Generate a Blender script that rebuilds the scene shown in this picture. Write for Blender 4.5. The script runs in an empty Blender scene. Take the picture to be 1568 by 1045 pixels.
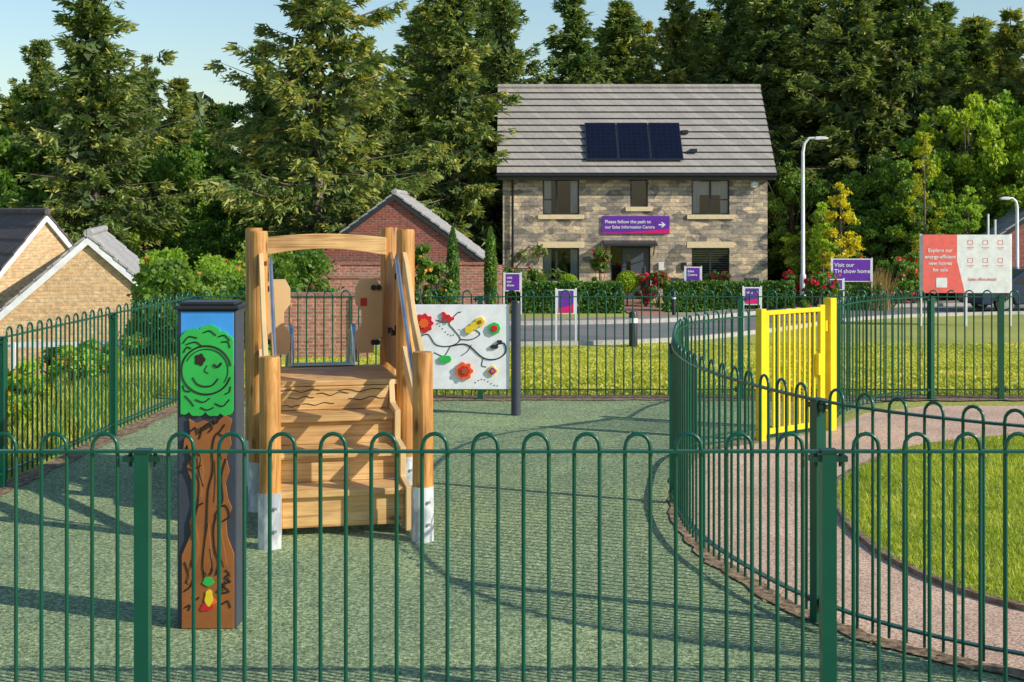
import bpy, math, random
import numpy as np
from mathutils import Vector, Matrix
random.seed(7)
RNG=np.random.default_rng(11)
sc=bpy.context.scene
COL=sc.collection

# ---------------------------------------------------------------- materials
def _mat(name):
    m=bpy.data.materials.new(name); m.use_nodes=True
    nt=m.node_tree; b=nt.nodes['Principled BSDF']
    return m,nt,b
def ramp(nt,stops):
    r=nt.nodes.new('ShaderNodeValToRGB')
    e=r.color_ramp.elements
    while len(e)<len(stops): e.new(0.5)
    for i,(p,c) in enumerate(stops):
        e[i].position=p; e[i].color=(*c,1)
    return r
def coords(nt,scale=(1,1,1),rot=(0,0,0)):
    tc=nt.nodes.new('ShaderNodeTexCoord'); mp=nt.nodes.new('ShaderNodeMapping')
    mp.inputs['Scale'].default_value=scale; mp.inputs['Rotation'].default_value=rot
    nt.links.new(tc.outputs['Object'],mp.inputs['Vector']); return mp.outputs['Vector']
def noise(nt,vec,scale,detail=4,rough=.6,dist=0):
    n=nt.nodes.new('ShaderNodeTexNoise'); n.inputs['Scale'].default_value=scale
    n.inputs['Detail'].default_value=detail; n.inputs['Roughness'].default_value=rough
    n.inputs['Distortion'].default_value=dist
    nt.links.new(vec,n.inputs['Vector']); return n.outputs['Fac']
def bump(nt,b,fac,strength,dist):
    bp=nt.nodes.new('ShaderNodeBump'); bp.inputs['Strength'].default_value=strength
    bp.inputs['Distance'].default_value=dist
    nt.links.new(fac,bp.inputs['Height']); nt.links.new(bp.outputs['Normal'],b.inputs['Normal'])
def mix(nt,a,b,fac,mode='MIX'):
    m=nt.nodes.new('ShaderNodeMixRGB'); m.blend_type=mode
    for i,s in ((0,fac),(1,a),(2,b)):
        if isinstance(s,(int,float)): m.inputs[i].default_value=s
        elif isinstance(s,tuple): m.inputs[i].default_value=(*s,1)
        else: nt.links.new(s,m.inputs[i])
    return m.outputs[0]
def nmat(name,c1,c2,scale=5,rough=.6,bs=0.0,bd=.01,sc3=(1,1,1),metal=0,lo=.35,hi=.65,dist=0,big=None,spec=None):
    m,nt,b=_mat(name); v=coords(nt,sc3)
    f=noise(nt,v,scale,5,.6,dist); r=ramp(nt,[(lo,c1),(hi,c2)])
    nt.links.new(f,r.inputs[0]); col=r.outputs[0]
    if big:
        f2=noise(nt,coords(nt),big,5); r2=ramp(nt,[(.35,(.8,.8,.8)),(.65,(1.12,1.12,1.12))]); nt.links.new(f2,r2.inputs[0])
        col=mix(nt,col,r2.outputs[0],1.0,'MULTIPLY')
    nt.links.new(col,b.inputs['Base Color'])
    b.inputs['Roughness'].default_value=rough; b.inputs['Metallic'].default_value=metal
    if spec is not None: b.inputs['Specular IOR Level'].default_value=spec
    if bs: bump(nt,b,f,bs,bd)
    return m
def paint(name,c,rough=.35,metal=0):
    d=tuple(x*.82 for x in c)
    return nmat(name,d,c,6,rough,metal=metal,lo=.3,hi=.6)
def brick(name,c1,c2,mort,bw,bh,ms=.012,var=None,rough=.85,distort=0.0,bs=.6,offset=.5,cvar=(.6,1.25)):
    m,nt,b=_mat(name)
    tc=nt.nodes.new('ShaderNodeTexCoord'); sp=nt.nodes.new('ShaderNodeSeparateXYZ'); nt.links.new(tc.outputs['Object'],sp.inputs[0])
    ad=nt.nodes.new('ShaderNodeMath'); ad.operation='ADD'; nt.links.new(sp.outputs[0],ad.inputs[0]); nt.links.new(sp.outputs[1],ad.inputs[1])
    cb=nt.nodes.new('ShaderNodeCombineXYZ'); nt.links.new(ad.outputs[0],cb.inputs[0]); nt.links.new(sp.outputs[2],cb.inputs[1])
    vec=cb.outputs[0]
    if distort:
        nn=nt.nodes.new('ShaderNodeTexNoise'); nn.inputs['Scale'].default_value=2.2; nn.inputs['Detail'].default_value=2
        nt.links.new(vec,nn.inputs['Vector'])
        vm=nt.nodes.new('ShaderNodeVectorMath'); vm.operation='MULTIPLY_ADD'
        nt.links.new(nn.outputs['Color'],vm.inputs[0]); vm.inputs[1].default_value=(distort*4,distort,0); nt.links.new(vec,vm.inputs[2])
        vec=vm.outputs[0]
    br=nt.nodes.new('ShaderNodeTexBrick'); nt.links.new(vec,br.inputs['Vector'])
    br.inputs['Scale'].default_value=1; br.inputs['Brick Width'].default_value=bw; br.inputs['Row Height'].default_value=bh
    br.inputs['Mortar Size'].default_value=ms; br.inputs['Mortar Smooth'].default_value=.2; br.inputs['Bias'].default_value=0
    br.offset=offset; br.squash=.65 if distort else 1; br.squash_frequency=3 if distort else 2
    br.inputs['Color1'].default_value=(*c1,1); br.inputs['Color2'].default_value=(*c2,1); br.inputs['Mortar'].default_value=(*mort,1)
    f=noise(nt,vec,9,5,.7); a0,a1=cvar; r=ramp(nt,[(.3,(a0,a0,a0*1.03)),(.7,(a1,a1*.98,a1*.94))]); nt.links.new(f,r.inputs[0])
    col=mix(nt,br.outputs['Color'],r.outputs[0],1,'MULTIPLY')
    if distort:
        vo=nt.nodes.new('ShaderNodeTexVoronoi'); vo.inputs['Scale'].default_value=1
        mp=nt.nodes.new('ShaderNodeMapping'); mp.inputs['Scale'].default_value=(2.1,4.2,1); nt.links.new(vec,mp.inputs['Vector']); nt.links.new(mp.outputs[0],vo.inputs['Vector'])
        rv=ramp(nt,[(0,(.42,.42,.45)),(.35,(.8,.79,.79)),(.65,(1.02,.97,.9)),(1,(1.4,1.26,1.05))]); sx=nt.nodes.new('ShaderNodeSeparateColor'); nt.links.new(vo.outputs['Color'],sx.inputs[0]); nt.links.new(sx.outputs[0],rv.inputs[0])
        col=mix(nt,col,rv.outputs[0],1,'MULTIPLY')
    nt.links.new(col,b.inputs['Base Color']); b.inputs['Roughness'].default_value=rough
    inv=nt.nodes.new('ShaderNodeMath'); inv.operation='SUBTRACT'; inv.inputs[0].default_value=1; nt.links.new(br.outputs['Fac'],inv.inputs[1])
    mm=nt.nodes.new('ShaderNodeMath'); mm.operation='MULTIPLY_ADD'; nt.links.new(f,mm.inputs[0]); mm.inputs[1].default_value=.8; nt.links.new(inv.outputs[0],mm.inputs[2])
    bump(nt,b,mm.outputs[0],bs,.03)
    return m
def foliage(name,c1,c2,c3,nscale=.9,transl=.3):
    m,nt,b=_mat(name)
    v=coords(nt); f=noise(nt,v,nscale,6,.75); r=ramp(nt,[(.32,c1),(.52,c2),(.7,c3)]); nt.links.new(f,r.inputs[0])
    oi=nt.nodes.new('ShaderNodeObjectInfo'); r2=ramp(nt,[(0,(.72,.84,.8)),(.5,(1,1,1)),(1,(1.4,1.18,.9))]); nt.links.new(oi.outputs['Random'],r2.inputs[0])
    col=mix(nt,r.outputs[0],r2.outputs[0],1,'MULTIPLY')
    nt.links.new(col,b.inputs['Base Color']); b.inputs['Roughness'].default_value=.5; b.inputs['Specular IOR Level'].default_value=.35
    tr=nt.nodes.new('ShaderNodeBsdfTranslucent'); tcol=mix(nt,col,(1.3,1.4,.5),1,'MULTIPLY'); nt.links.new(tcol,tr.inputs['Color'])
    ms=nt.nodes.new('ShaderNodeMixShader'); ms.inputs[0].default_value=transl
    nt.links.new(b.outputs[0],ms.inputs[1]); nt.links.new(tr.outputs[0],ms.inputs[2])
    nt.links.new(ms.outputs[0],nt.nodes['Material Output'].inputs['Surface'])
    return m
def wood(name,c1,c2,c3,axis='z',rough=.6,streak=.35):
    m,nt,b=_mat(name)
    s={'z':(14,14,1.0),'x':(1.0,14,14),'y':(14,1,14)}[axis]
    v=coords(nt,s); f=noise(nt,v,1.9,7,.7,.9); r=ramp(nt,[(.3,c1),(.5,c2),(.7,c3)]); nt.links.new(f,r.inputs[0])
    vo=nt.nodes.new('ShaderNodeTexVoronoi'); vo.inputs['Scale'].default_value=1
    s2={'z':(9,9,3.2),'x':(3.2,9,9),'y':(9,3.2,9)}[axis]
    nt.links.new(coords(nt,s2),vo.inputs['Vector']); rk=ramp(nt,[(.09,(.22,.14,.1)),(.2,(1,1,1))]); nt.links.new(vo.outputs['Distance'],rk.inputs[0])
    col=mix(nt,r.outputs[0],rk.outputs[0],.8,'MULTIPLY')
    f3=noise(nt,coords(nt),2.5,2); r3=ramp(nt,[(.35,(.72,.68,.64)),(.65,(1.1,1.1,1.1))]); nt.links.new(f3,r3.inputs[0])
    col=mix(nt,col,r3.outputs[0],1,'MULTIPLY')
    s4={'z':(60,60,1.5),'x':(1.5,60,60),'y':(60,1.5,60)}[axis]
    f4=noise(nt,coords(nt,s4),1,3); r4=ramp(nt,[(.34,(.55,.45,.36)),(.48,(1,1,1))]); nt.links.new(f4,r4.inputs[0]); col=mix(nt,col,r4.outputs[0],.9,'MULTIPLY')
    nt.links.new(col,b.inputs['Base Color']); b.inputs['Roughness'].default_value=rough
    bump(nt,b,f,.4,.004); return m
GREEN=paint('green_powder_coat',(.003,.085,.05),.28)
GREEN2=paint('green_bracket',(.003,.05,.03),.4)
YELLOW=paint('yellow_powder_coat',(.9,.66,.01),.35)
POSTW=wood('round_timber',(.36,.14,.025),(.6,.29,.07),(.75,.42,.13),'z')
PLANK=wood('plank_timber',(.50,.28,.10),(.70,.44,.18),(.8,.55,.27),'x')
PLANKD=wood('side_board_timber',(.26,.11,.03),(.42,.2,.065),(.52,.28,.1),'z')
PLY=nmat('tan_hpl_board',(.66,.45,.21),(.76,.54,.28),3,.5)
STEEL=nmat('brushed_steel',(.45,.47,.5),(.65,.67,.7),8,.28,metal=.9,sc3=(1,1,.1))
SHOE=nmat('galvanised_shoe',(.42,.45,.5),(.78,.8,.82),7,.4,metal=.25,lo=.42,hi=.54,sc3=(1,1,.5))
BLACK=paint('black_plastic',(.02,.022,.025),.4)
SLATE=paint('slate_grey_panel',(.05,.06,.085),.45)
P_BLUE=paint('panel_blue',(.06,.36,.9),.4)
P_GREEN=paint('panel_green',(.035,.5,.085),.4)
P_BROWN=nmat('panel_brown',(.27,.09,.024),(.36,.13,.033),5,.45)
P_DK=paint('panel_engraving',(.015,.02,.012),.6)
P_DKB=paint('panel_engraving_brown',(.03,.012,.006),.6)
P_WHITE=paint('panel_white',(.88,.9,.92),.35)
P_RED=paint('panel_red',(.65,.02,.025),.4)
P_ORANGE=paint('panel_orange',(.88,.14,.02),.4)
P_YEL=paint('panel_yellow',(.88,.63,.03),.4)
P_PURP=paint('panel_purple',(.2,.04,.3),.4)
S_PURP=paint('sign_purple',(.15,.03,.4),.4)
S_PINK=paint('sign_magenta',(.75,.01,.18),.4)
S_CORAL=paint('sign_coral',(.92,.16,.14),.4)
S_WHITE=paint('sign_white',(.88,.89,.9),.4)
WHITE=paint('white_paint',(.8,.81,.82),.4)
def rubber():
    m,nt,b=_mat('green_rubber_wetpour'); v=coords(nt)
    f=noise(nt,v,48,4,.95); r=ramp(nt,[(.38,(.03,.06,.035)),(.465,(.16,.235,.125)),(.55,(.29,.385,.2)),(.63,(.7,.72,.45))]); nt.links.new(f,r.inputs[0])
    f2=noise(nt,v,1.1,6,.65); r2=ramp(nt,[(.3,(.8,.82,.84)),(.7,(1.15,1.13,1.04))]); nt.links.new(f2,r2.inputs[0])
    col=mix(nt,r.outputs[0],r2.outputs[0],1,'MULTIPLY'); nt.links.new(col,b.inputs['Base Color'])
    b.inputs['Roughness'].default_value=.85; b.inputs['Specular IOR Level'].default_value=.2; bump(nt,b,f,.8,.008); return m
RUBBER=rubber()
PATHM=nmat('buff_tarmac',(.27,.17,.115),(.8,.55,.4),70,.9,.7,.006,lo=.36,hi=.60,big=1.2)
ASPH=nmat('asphalt',(.13,.13,.132),(.23,.225,.22),60,.9,.3,.004,big=.5)
PAVE=nmat('pavement_tarmac',(.22,.19,.165),(.35,.31,.27),40,.9,.2,.004,big=.6)
KERB=nmat('concrete_kerb',(.36,.33,.3),(.5,.48,.45),12,.85,.2,.004)
EDGE=nmat('path_edging',(.12,.08,.05),(.36,.25,.17),18,.9,.5,.01)
DIRT=nmat('soil_strip',(.07,.045,.028),(.38,.26,.15),22,.95,.8,.015,big=3)
LAWN=nmat('lawn_soil',(.13,.19,.02),(.32,.38,.06),14,.95,.5,.02,big=.35)
GROUND=nmat('ground_grass',(.24,.28,.045),(.48,.48,.11),22,.95,.5,.03,big=.25)
GRASSB=foliage('grass_blades',(.18,.27,.025),(.34,.43,.05),(.5,.54,.1),1.3,.35)
GRASSB2=foliage('grass_blades_far',(.28,.34,.045),(.46,.49,.08),(.64,.59,.18),.5,.35)
CONA=foliage('conifer_needles',(.095,.16,.05),(.17,.24,.065),(.28,.32,.09),.8,.32)
CONB=foliage('conifer_tips',(.24,.3,.07),(.42,.42,.11),(.66,.52,.14),.6,.32)
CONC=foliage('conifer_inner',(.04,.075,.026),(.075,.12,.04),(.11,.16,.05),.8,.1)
LEAFA=foliage('broad_leaves',(.08,.17,.028),(.16,.28,.045),(.26,.39,.07),.7,.38)
LEAFL=foliage('bright_leaves',(.2,.34,.03),(.33,.48,.05),(.48,.57,.08),.9,.4)
LEAFY=foliage('yellow_leaves',(.34,.4,.03),(.6,.56,.045),(.7,.58,.06),1.5,.4)
HEDGE=foliage('hedge_leaves',(.065,.14,.028),(.13,.25,.045),(.22,.36,.06),1.5,.25)
REEDM=foliage('dry_reed',(.22,.16,.07),(.36,.26,.12),(.46,.34,.18),2,.3)
LITT=foliage('dead_leaf',(.2,.12,.05),(.45,.3,.14),(.6,.45,.25),9,.1)
BARK=nmat('bark',(.08,.06,.045),(.24,.18,.13),6,.95,.7,.03,sc3=(1,1,.2))
FLR=foliage('red_petals',(.6,.01,.03),(.75,.03,.08),(.8,.1,.2),3,.2)
FLO=foliage('orange_petals',(.6,.15,.03),(.7,.3,.05),(.7,.4,.1),3,.2)
STONE=brick('coursed_stone',(.76,.63,.48),(.37,.335,.295),(.48,.43,.35),.40,.15,.010,distort=.018,bs=1.0)
REDBR=brick('red_brick',(.42,.115,.075),(.25,.075,.05),(.33,.22,.18),.225,.075,.010)
PINKBR=brick('pink_brick',(.62,.26,.17),(.42,.16,.115),(.56,.42,.33),.225,.075,.012)
BUFFBR=brick('buff_brick',(.82,.56,.30),(.66,.42,.21),(.64,.5,.32),.225,.075,.010)
PAVBR=brick('paving_brick',(.5,.22,.15),(.38,.17,.12),(.36,.26,.2),.2,.1,.01)
TILE=brick('roof_tile',(.41,.38,.345),(.33,.31,.29),(.22,.21,.19),.33,50,.008,bs=.15,cvar=(.78,1.16))
TILE_SHADE=nmat('tile_edge_shade',(.04,.037,.035),(.08,.076,.072),20,.9)  # dark tile fronts: shadow line between roof courses painted as colour
TILED=brick('dark_roof_tile',(.13,.10,.10),(.09,.08,.082),(.05,.045,.045),.3,50,.01,bs=.3)
TILEG=brick('grey_roof_tile',(.46,.45,.44),(.33,.33,.34),(.15,.15,.15),.33,50,.01,bs=.3)
SILL=nmat('cast_stone',(.74,.58,.33),(.86,.70,.44),10,.8,.1,.003)
FRAME=paint('anthracite_frame',(.03,.035,.042),.4)
CURT=nmat('curtain',(.5,.51,.53),(.78,.78,.8),9,.8,sc3=(6,1,.2))
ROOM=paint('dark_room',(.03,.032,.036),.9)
def glassm():
    m,nt,b=_mat('window_glass'); nt.nodes.remove(b)
    t=nt.nodes.new('ShaderNodeBsdfTransparent'); t.inputs[0].default_value=(.85,.9,.92,1)
    g=nt.nodes.new('ShaderNodeBsdfGlossy'); g.inputs['Roughness'].default_value=.03
    fr=nt.nodes.new('ShaderNodeFresnel'); fr.inputs[0].default_value=1.8
    ms=nt.nodes.new('ShaderNodeMixShader'); nt.links.new(fr.outputs[0],ms.inputs[0]); nt.links.new(t.outputs[0],ms.inputs[1]); nt.links.new(g.outputs[0],ms.inputs[2])
    nt.links.new(ms.outputs[0],nt.nodes['Material Output'].inputs['Surface']); return m
GLASS=glassm()
def solarm():
    m,nt,b=_mat('solar_cells'); v=coords(nt)
    br=nt.nodes.new('ShaderNodeTexBrick'); br.offset=0; nt.links.new(v,br.inputs['Vector']); br.inputs['Scale'].default_value=1
    br.inputs['Brick Width'].default_value=.2; br.inputs['Row Height'].default_value=.15; br.inputs['Mortar Size'].default_value=.004
    br.inputs['Color1'].default_value=(.004,.006,.018,1); br.inputs['Color2'].default_value=(.006,.008,.024,1); br.inputs['Mortar'].default_value=(.014,.02,.04,1)
    nt.links.new(br.outputs['Color'],b.inputs['Base Color']); b.inputs['Roughness'].default_value=.25; b.inputs['Specular IOR Level'].default_value=.25; return m
SOLAR=solarm()

# ---------------------------------------------------------------- mesh builder
class MB:
    def __init__(s): s.v=[];s.f=[];s.m=[];s.sm=[];s.mats=[];s.q=[]
    def mi(s,mat):
        if mat not in s.mats: s.mats.append(mat)
        return s.mats.index(mat)
    def add(s,vs,fs,mat,smooth=False):
        o=len(s.v); s.v.extend([tuple(v) for v in vs]); k=s.mi(mat)
        for f in fs: s.f.append([i+o for i in f]); s.m.append(k); s.sm.append(smooth)
    def box(s,c,size,mat,rz=0.0,M=None):
        hx,hy,hz=[a/2 for a in size]; R=Matrix.Rotation(rz,3,'Z') if M is None else M
        vs=[Vector(c)+R@Vector((x*hx,y*hy,z*hz)) for z in(-1,1) for y in(-1,1) for x in(-1,1)]
        s.add(vs,[(0,2,3,1),(4,5,7,6),(0,1,5,4),(2,6,7,3),(0,4,6,2),(1,3,7,5)],mat)
    def b2(s,x0,x1,y0,y1,z0,z1,mat): s.box(((x0+x1)/2,(y0+y1)/2,(z0+z1)/2),(x1-x0,y1-y0,z1-z0),mat)
    def tube(s,path,r,mat,n=8,ref=None,caps=True):
        path=[Vector(p) for p in path]; N=len(path); rs=r if hasattr(r,'__len__') else [r]*N
        vs=[];fs=[]
        for i,p in enumerate(path):
            t=(path[min(i+1,N-1)]-path[max(i-1,0)]).normalized()
            rf=Vector(ref) if ref is not None else (Vector((1,0,0)) if abs(t.x)<.8 else Vector((0,1,0)))
            a=t.cross(rf).normalized(); b=t.cross(a).normalized()
            for k in range(n):
                th=2*math.pi*k/n; vs.append(p+(a*math.cos(th)+b*math.sin(th))*rs[i])
        for i in range(N-1):
            for k in range(n):
                k2=(k+1)%n; fs.append((i*n+k,i*n+k2,(i+1)*n+k2,(i+1)*n+k))
        s.add(vs,fs,mat,True)
        if caps:
            s.add(vs[:n],[list(range(n))[::-1]],mat); s.add(vs[-n:],[list(range(n))],mat)
    def prism(s,poly,org,ux,uy,th,mat):
        org=Vector(org);ux=Vector(ux);uy=Vector(uy);th=Vector(th); n=len(poly)
        a=[org+ux*p[0]+uy*p[1] for p in poly]; b=[p+th for p in a]
        fs=[list(range(n)),[n+i for i in range(n)][::-1]]
        for i in range(n):
            j=(i+1)%n; fs.append((i,n+i,n+j,j))
        s.add(a+b,fs,mat)
    def quads(s,Q,mat): s.q.append((np.asarray(Q,dtype=np.float32),s.mi(mat)))
    def build(s,name,parent=None,bevel=0,loc=None):
        me=bpy.data.meshes.new(name)
        for m in s.mats: me.materials.append(m)
        nv=len(s.v); V=[np.array(s.v,dtype=np.float32).reshape(-1,3)]; L=[np.array([i for f in s.f for i in f],dtype=np.int32)]
        cnt=[np.array([len(f) for f in s.f],dtype=np.int32)]; MI=[np.array(s.m,dtype=np.int32)]; SM=[np.array(s.sm,dtype=bool)]
        o=nv
        for Q,k in s.q:
            n=len(Q); V.append(Q.reshape(-1,3)); L.append(np.arange(n*4,dtype=np.int32)+o); o+=n*4
            cnt.append(np.full(n,4,dtype=np.int32)); MI.append(np.full(n,k,dtype=np.int32)); SM.append(np.zeros(n,dtype=bool))
        V=np.concatenate(V);L=np.concatenate(L);cnt=np.concatenate(cnt);MI=np.concatenate(MI);SM=np.concatenate(SM)
        me.vertices.add(len(V)); me.vertices.foreach_set('co',V.ravel())
        me.loops.add(len(L)); me.loops.foreach_set('vertex_index',L)
        me.polygons.add(len(cnt)); st=np.concatenate([[0],np.cumsum(cnt)[:-1]]).astype(np.int32)
        me.polygons.foreach_set('loop_start',st)
        me.update(calc_edges=True); me.polygons.foreach_set('material_index',MI); me.polygons.foreach_set('use_smooth',SM)
        me.validate(); me.update()
        ob=bpy.data.objects.new(name,me); COL.objects.link(ob)
        if parent: ob.parent=parent
        if loc: ob.location=loc
        if bevel:
            md=ob.modifiers.new('bevel','BEVEL'); md.width=bevel; md.segments=2; md.limit_method='ANGLE'; md.angle_limit=.7
        return ob
def empty(name,loc=(0,0,0),rz=0):
    e=bpy.data.objects.new(name,None); COL.objects.link(e); e.location=loc; e.rotation_euler=(0,0,rz); e.empty_display_size=.2; return e
def text(body,parent,loc,size,mat,align='LEFT',name='lettering',bold=.0,rz=0):
    c=bpy.data.curves.new(name,'FONT'); c.body=body; c.size=size; c.align_x=align; c.offset=bold; c.extrude=.001
    c.materials.append(mat); o=bpy.data.objects.new(name,c); COL.objects.link(o); o.parent=parent; o.location=loc; o.rotation_euler=(math.pi/2,0,rz); return o
def catmull(pts,n=12):
    P=[Vector((*p,0)) for p in pts]; P=[P[0]*2-P[1]]+P+[P[-1]*2-P[-2]]; out=[]
    for i in range(1,len(P)-2):
        for k in range(n):
            t=k/n; a,b,c,d=P[i-1:i+3]
            out.append(.5*((2*b)+(c-a)*t+(2*a-5*b+4*c-d)*t*t+(3*b-a-3*c+d)*t**3))
    out.append(P[-2]); return [(p.x,p.y) for p in out]
def sstep(t): t=max(0,min(1,t)); return t*t*(3-2*t)

# ---------------------------------------------------------------- terrain
def gz(x,y):
    z=-1.1*sstep((y-16.8)/(33-16.8)) - .3*sstep((y-33)/22)
    if y>3: z-=1.7*sstep((-4.8-x)/6)*sstep((y-3)/6)*(1-sstep((y-48)/14))
    if y>66: z+=1.6*sstep((y-66)/30)
    return z
def gzn(X,Y): return np.array([gz(a,b) for a,b in zip(X,Y)])
def terrain():
    xs=sorted(set(list(np.arange(-30,31,.75))+list(np.arange(-400,401,40)))); ys=sorted(set(list(np.arange(-4,80,.75))+list(np.arange(-60,500,30))))
    vs=[(x,y,gz(x,y) if y<180 else gz(x,180)) for y in ys for x in xs]; nx=len(xs)
    fs=[(j*nx+i,j*nx+i+1,(j+1)*nx+i+1,(j+1)*nx+i) for j in range(len(ys)-1) for i in range(nx-1)]
    mb=MB(); mb.add(vs,fs,GROUND,True); return mb.build('ground')
terrain()
CURVE=catmull([(2.2,12.95),(1.8,12.62),(1.42,11.9),(1.22,10.8),(1.12,9.8),(1.15,8.8),(1.34,7.9),(1.6,7.2),(1.95,6.72),(2.4,6.35),(3.1,6.0),(4.01,5.76)],10)
REARY=15.8
def sheet(name,poly,z,mat):
    mb=MB(); mb.add([(x,y,z) for x,y in poly],[list(range(len(poly)))],mat); return mb.build(name)
rub=[(-4.6,-1),(4.2,-1),(4.2,5.7)]+[(x+.06,y-.03) for x,y in CURVE[::-1]]+[(3.0,13.62),(3.35,14.6),(4.1,15.72),(-3.5,15.72),(-3.72,13.2),(-3.87,10.8),(-4.18,5.76)]
sheet('rubber_play_surface',rub,.006,RUBBER)
path=[(x+.07,y) for x,y in CURVE]+[(4.25,5.7),(4.25,-1),(14,-1),(14,15.15),(4.4,15.25),(3.6,14.7),(3.02,13.6)]
sheet('tarmac_path',path,.010,PATHM)
def ribbon(name,pts,w0,w1,z,mat,h=0,jit=0):
    mb=MB(); P=[Vector((*p,0)) for p in pts]; vs=[]
    for i,p in enumerate(P):
        t=(P[min(i+1,len(P)-1)]-P[max(i-1,0)]).normalized(); n=Vector((-t.y,t.x,0))
        for w in (w0,w1):
            q=p+n*(w+jit*random.uniform(-1,1)); vs.append((q.x,q.y,gz(q.x,q.y)+z))
    fs=[(2*i,2*i+1,2*i+3,2*i+2) for i in range(len(P)-1)]
    mb.add(vs,fs,mat)
    if h:
        n=len(vs); v2=[(a,b,c-h) for a,b,c in vs]
        mb.add(vs+v2,[(2*i,2*i+2,n+2*i+2,n+2*i) for i in range(len(P)-1)]+[(2*i+1,n+2*i+1,n+2*i+3,2*i+3) for i in range(len(P)-1)],mat)
    return mb.build(name)
def dens(pts,d=.15):
    out=[]
    for a,b in zip(pts[:-1],pts[1:]):
        L=math.dist(a,b); n=max(1,int(L/d)); out+= [(a[0]+(b[0]-a[0])*i/n,a[1]+(b[1]-a[1])*i/n) for i in range(n)]
    return out+[pts[-1]]
ribbon('soil_strip',dens(CURVE,.06),-.03,.09,.015,DIRT,jit=.02)
ribbon('soil_strip',dens([(-3.45,15.8),(0,15.8),(4.1,15.8),(9,15.8)]),-.12,.35,.014,DIRT,jit=.05)
ribbon('soil_strip',dens([(-3.5,15.8),(-3.69,13.2),(-3.84,10.8),(-4.16,5.76)]),-.06,.12,.013,DIRT,jit=.03)
ISL=catmull([(9,6.3),(5,6.6),(3.5,6.95),(2.69,7.5),(2.32,8.27),(2.22,9.26),(2.36,10.5),(2.72,11.4),(3.5,12.5),(4.68,13.15),(6,13.4),(9,13.4)],8)
sheet('island_lawn',ISL,.03,LAWN)
ribbon('path_edging',ISL,-.025,.025,.04,EDGE,h=.035,jit=.004)
def inpoly(X,Y,poly):
    c=np.zeros(len(X),bool); n=len(poly)
    for i in range(n):
        x1,y1=poly[i];x2,y2=poly[(i+1)%n]
        if y1==y2: continue
        k=((y1>Y)!=(y2>Y))&(X<(x2-x1)*(Y-y1)/(y2-y1)+x1); c^=k
    return c
def blades(X,Y,Z,h,w,lean=.5):
    n=len(X); a=RNG.uniform(0,2*np.pi,n); H=h*RNG.uniform(.5,1.3,n); W=w*RNG.uniform(.7,1.3,n)
    dx=np.cos(a)*W/2; dy=np.sin(a)*W/2; b=RNG.uniform(0,2*np.pi,n); lx=np.cos(b)*H*lean*RNG.uniform(.2,1,n); ly=np.sin(b)*H*lean*RNG.uniform(.2,1,n)
    Q=np.zeros((n,4,3))
    Q[:,0]=np.stack([X-dx,Y-dy,Z],1);Q[:,1]=np.stack([X+dx,Y+dy,Z],1)
    Q[:,2]=np.stack([X+dx*.2+lx,Y+dy*.2+ly,Z+H],1);Q[:,3]=np.stack([X-dx*.2+lx,Y-dy*.2+ly,Z+H],1); return Q
X=RNG.uniform(2.2,6.4,90000);Y=RNG.uniform(6.6,13.4,90000);k=inpoly(X,Y,ISL);X=X[k];Y=Y[k]
mb=MB();mb.quads(blades(X,Y,np.full(len(X),.03),.035,.009,1.0),GRASSB);mb.build('island_grass')
def unit(a): return a/np.maximum(1e-9,np.linalg.norm(a,axis=1))[:,None]
cp=np.array(CURVE); ii=RNG.integers(0,len(cp),300); LX=cp[ii]+RNG.normal(size=(300,2))*np.array([.09,.09])
LX=np.concatenate([LX,np.stack([RNG.uniform(-3.5,1.3,90),RNG.uniform(6,15,90)],1),np.stack([RNG.uniform(-3.3,4,120),15.62-np.abs(RNG.normal(size=120))*.12],1)])
n=len(LX); a=RNG.uniform(0,6.28,n); s_=RNG.uniform(.006,.018,n)
C=np.stack([LX[:,0],LX[:,1],np.full(n,.022)],1); d=np.stack([np.cos(a)*s_,np.sin(a)*s_,RNG.uniform(-.2,.4,n)*s_],1); e_=np.stack([-np.sin(a)*s_*.6,np.cos(a)*s_*.6,RNG.uniform(-.2,.3,n)*s_],1)
mb=MB(); mb.quads(np.stack([C-d,C+e_,C+d,C-e_],1),LITT); mb.build('leaf_litter')

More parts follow.
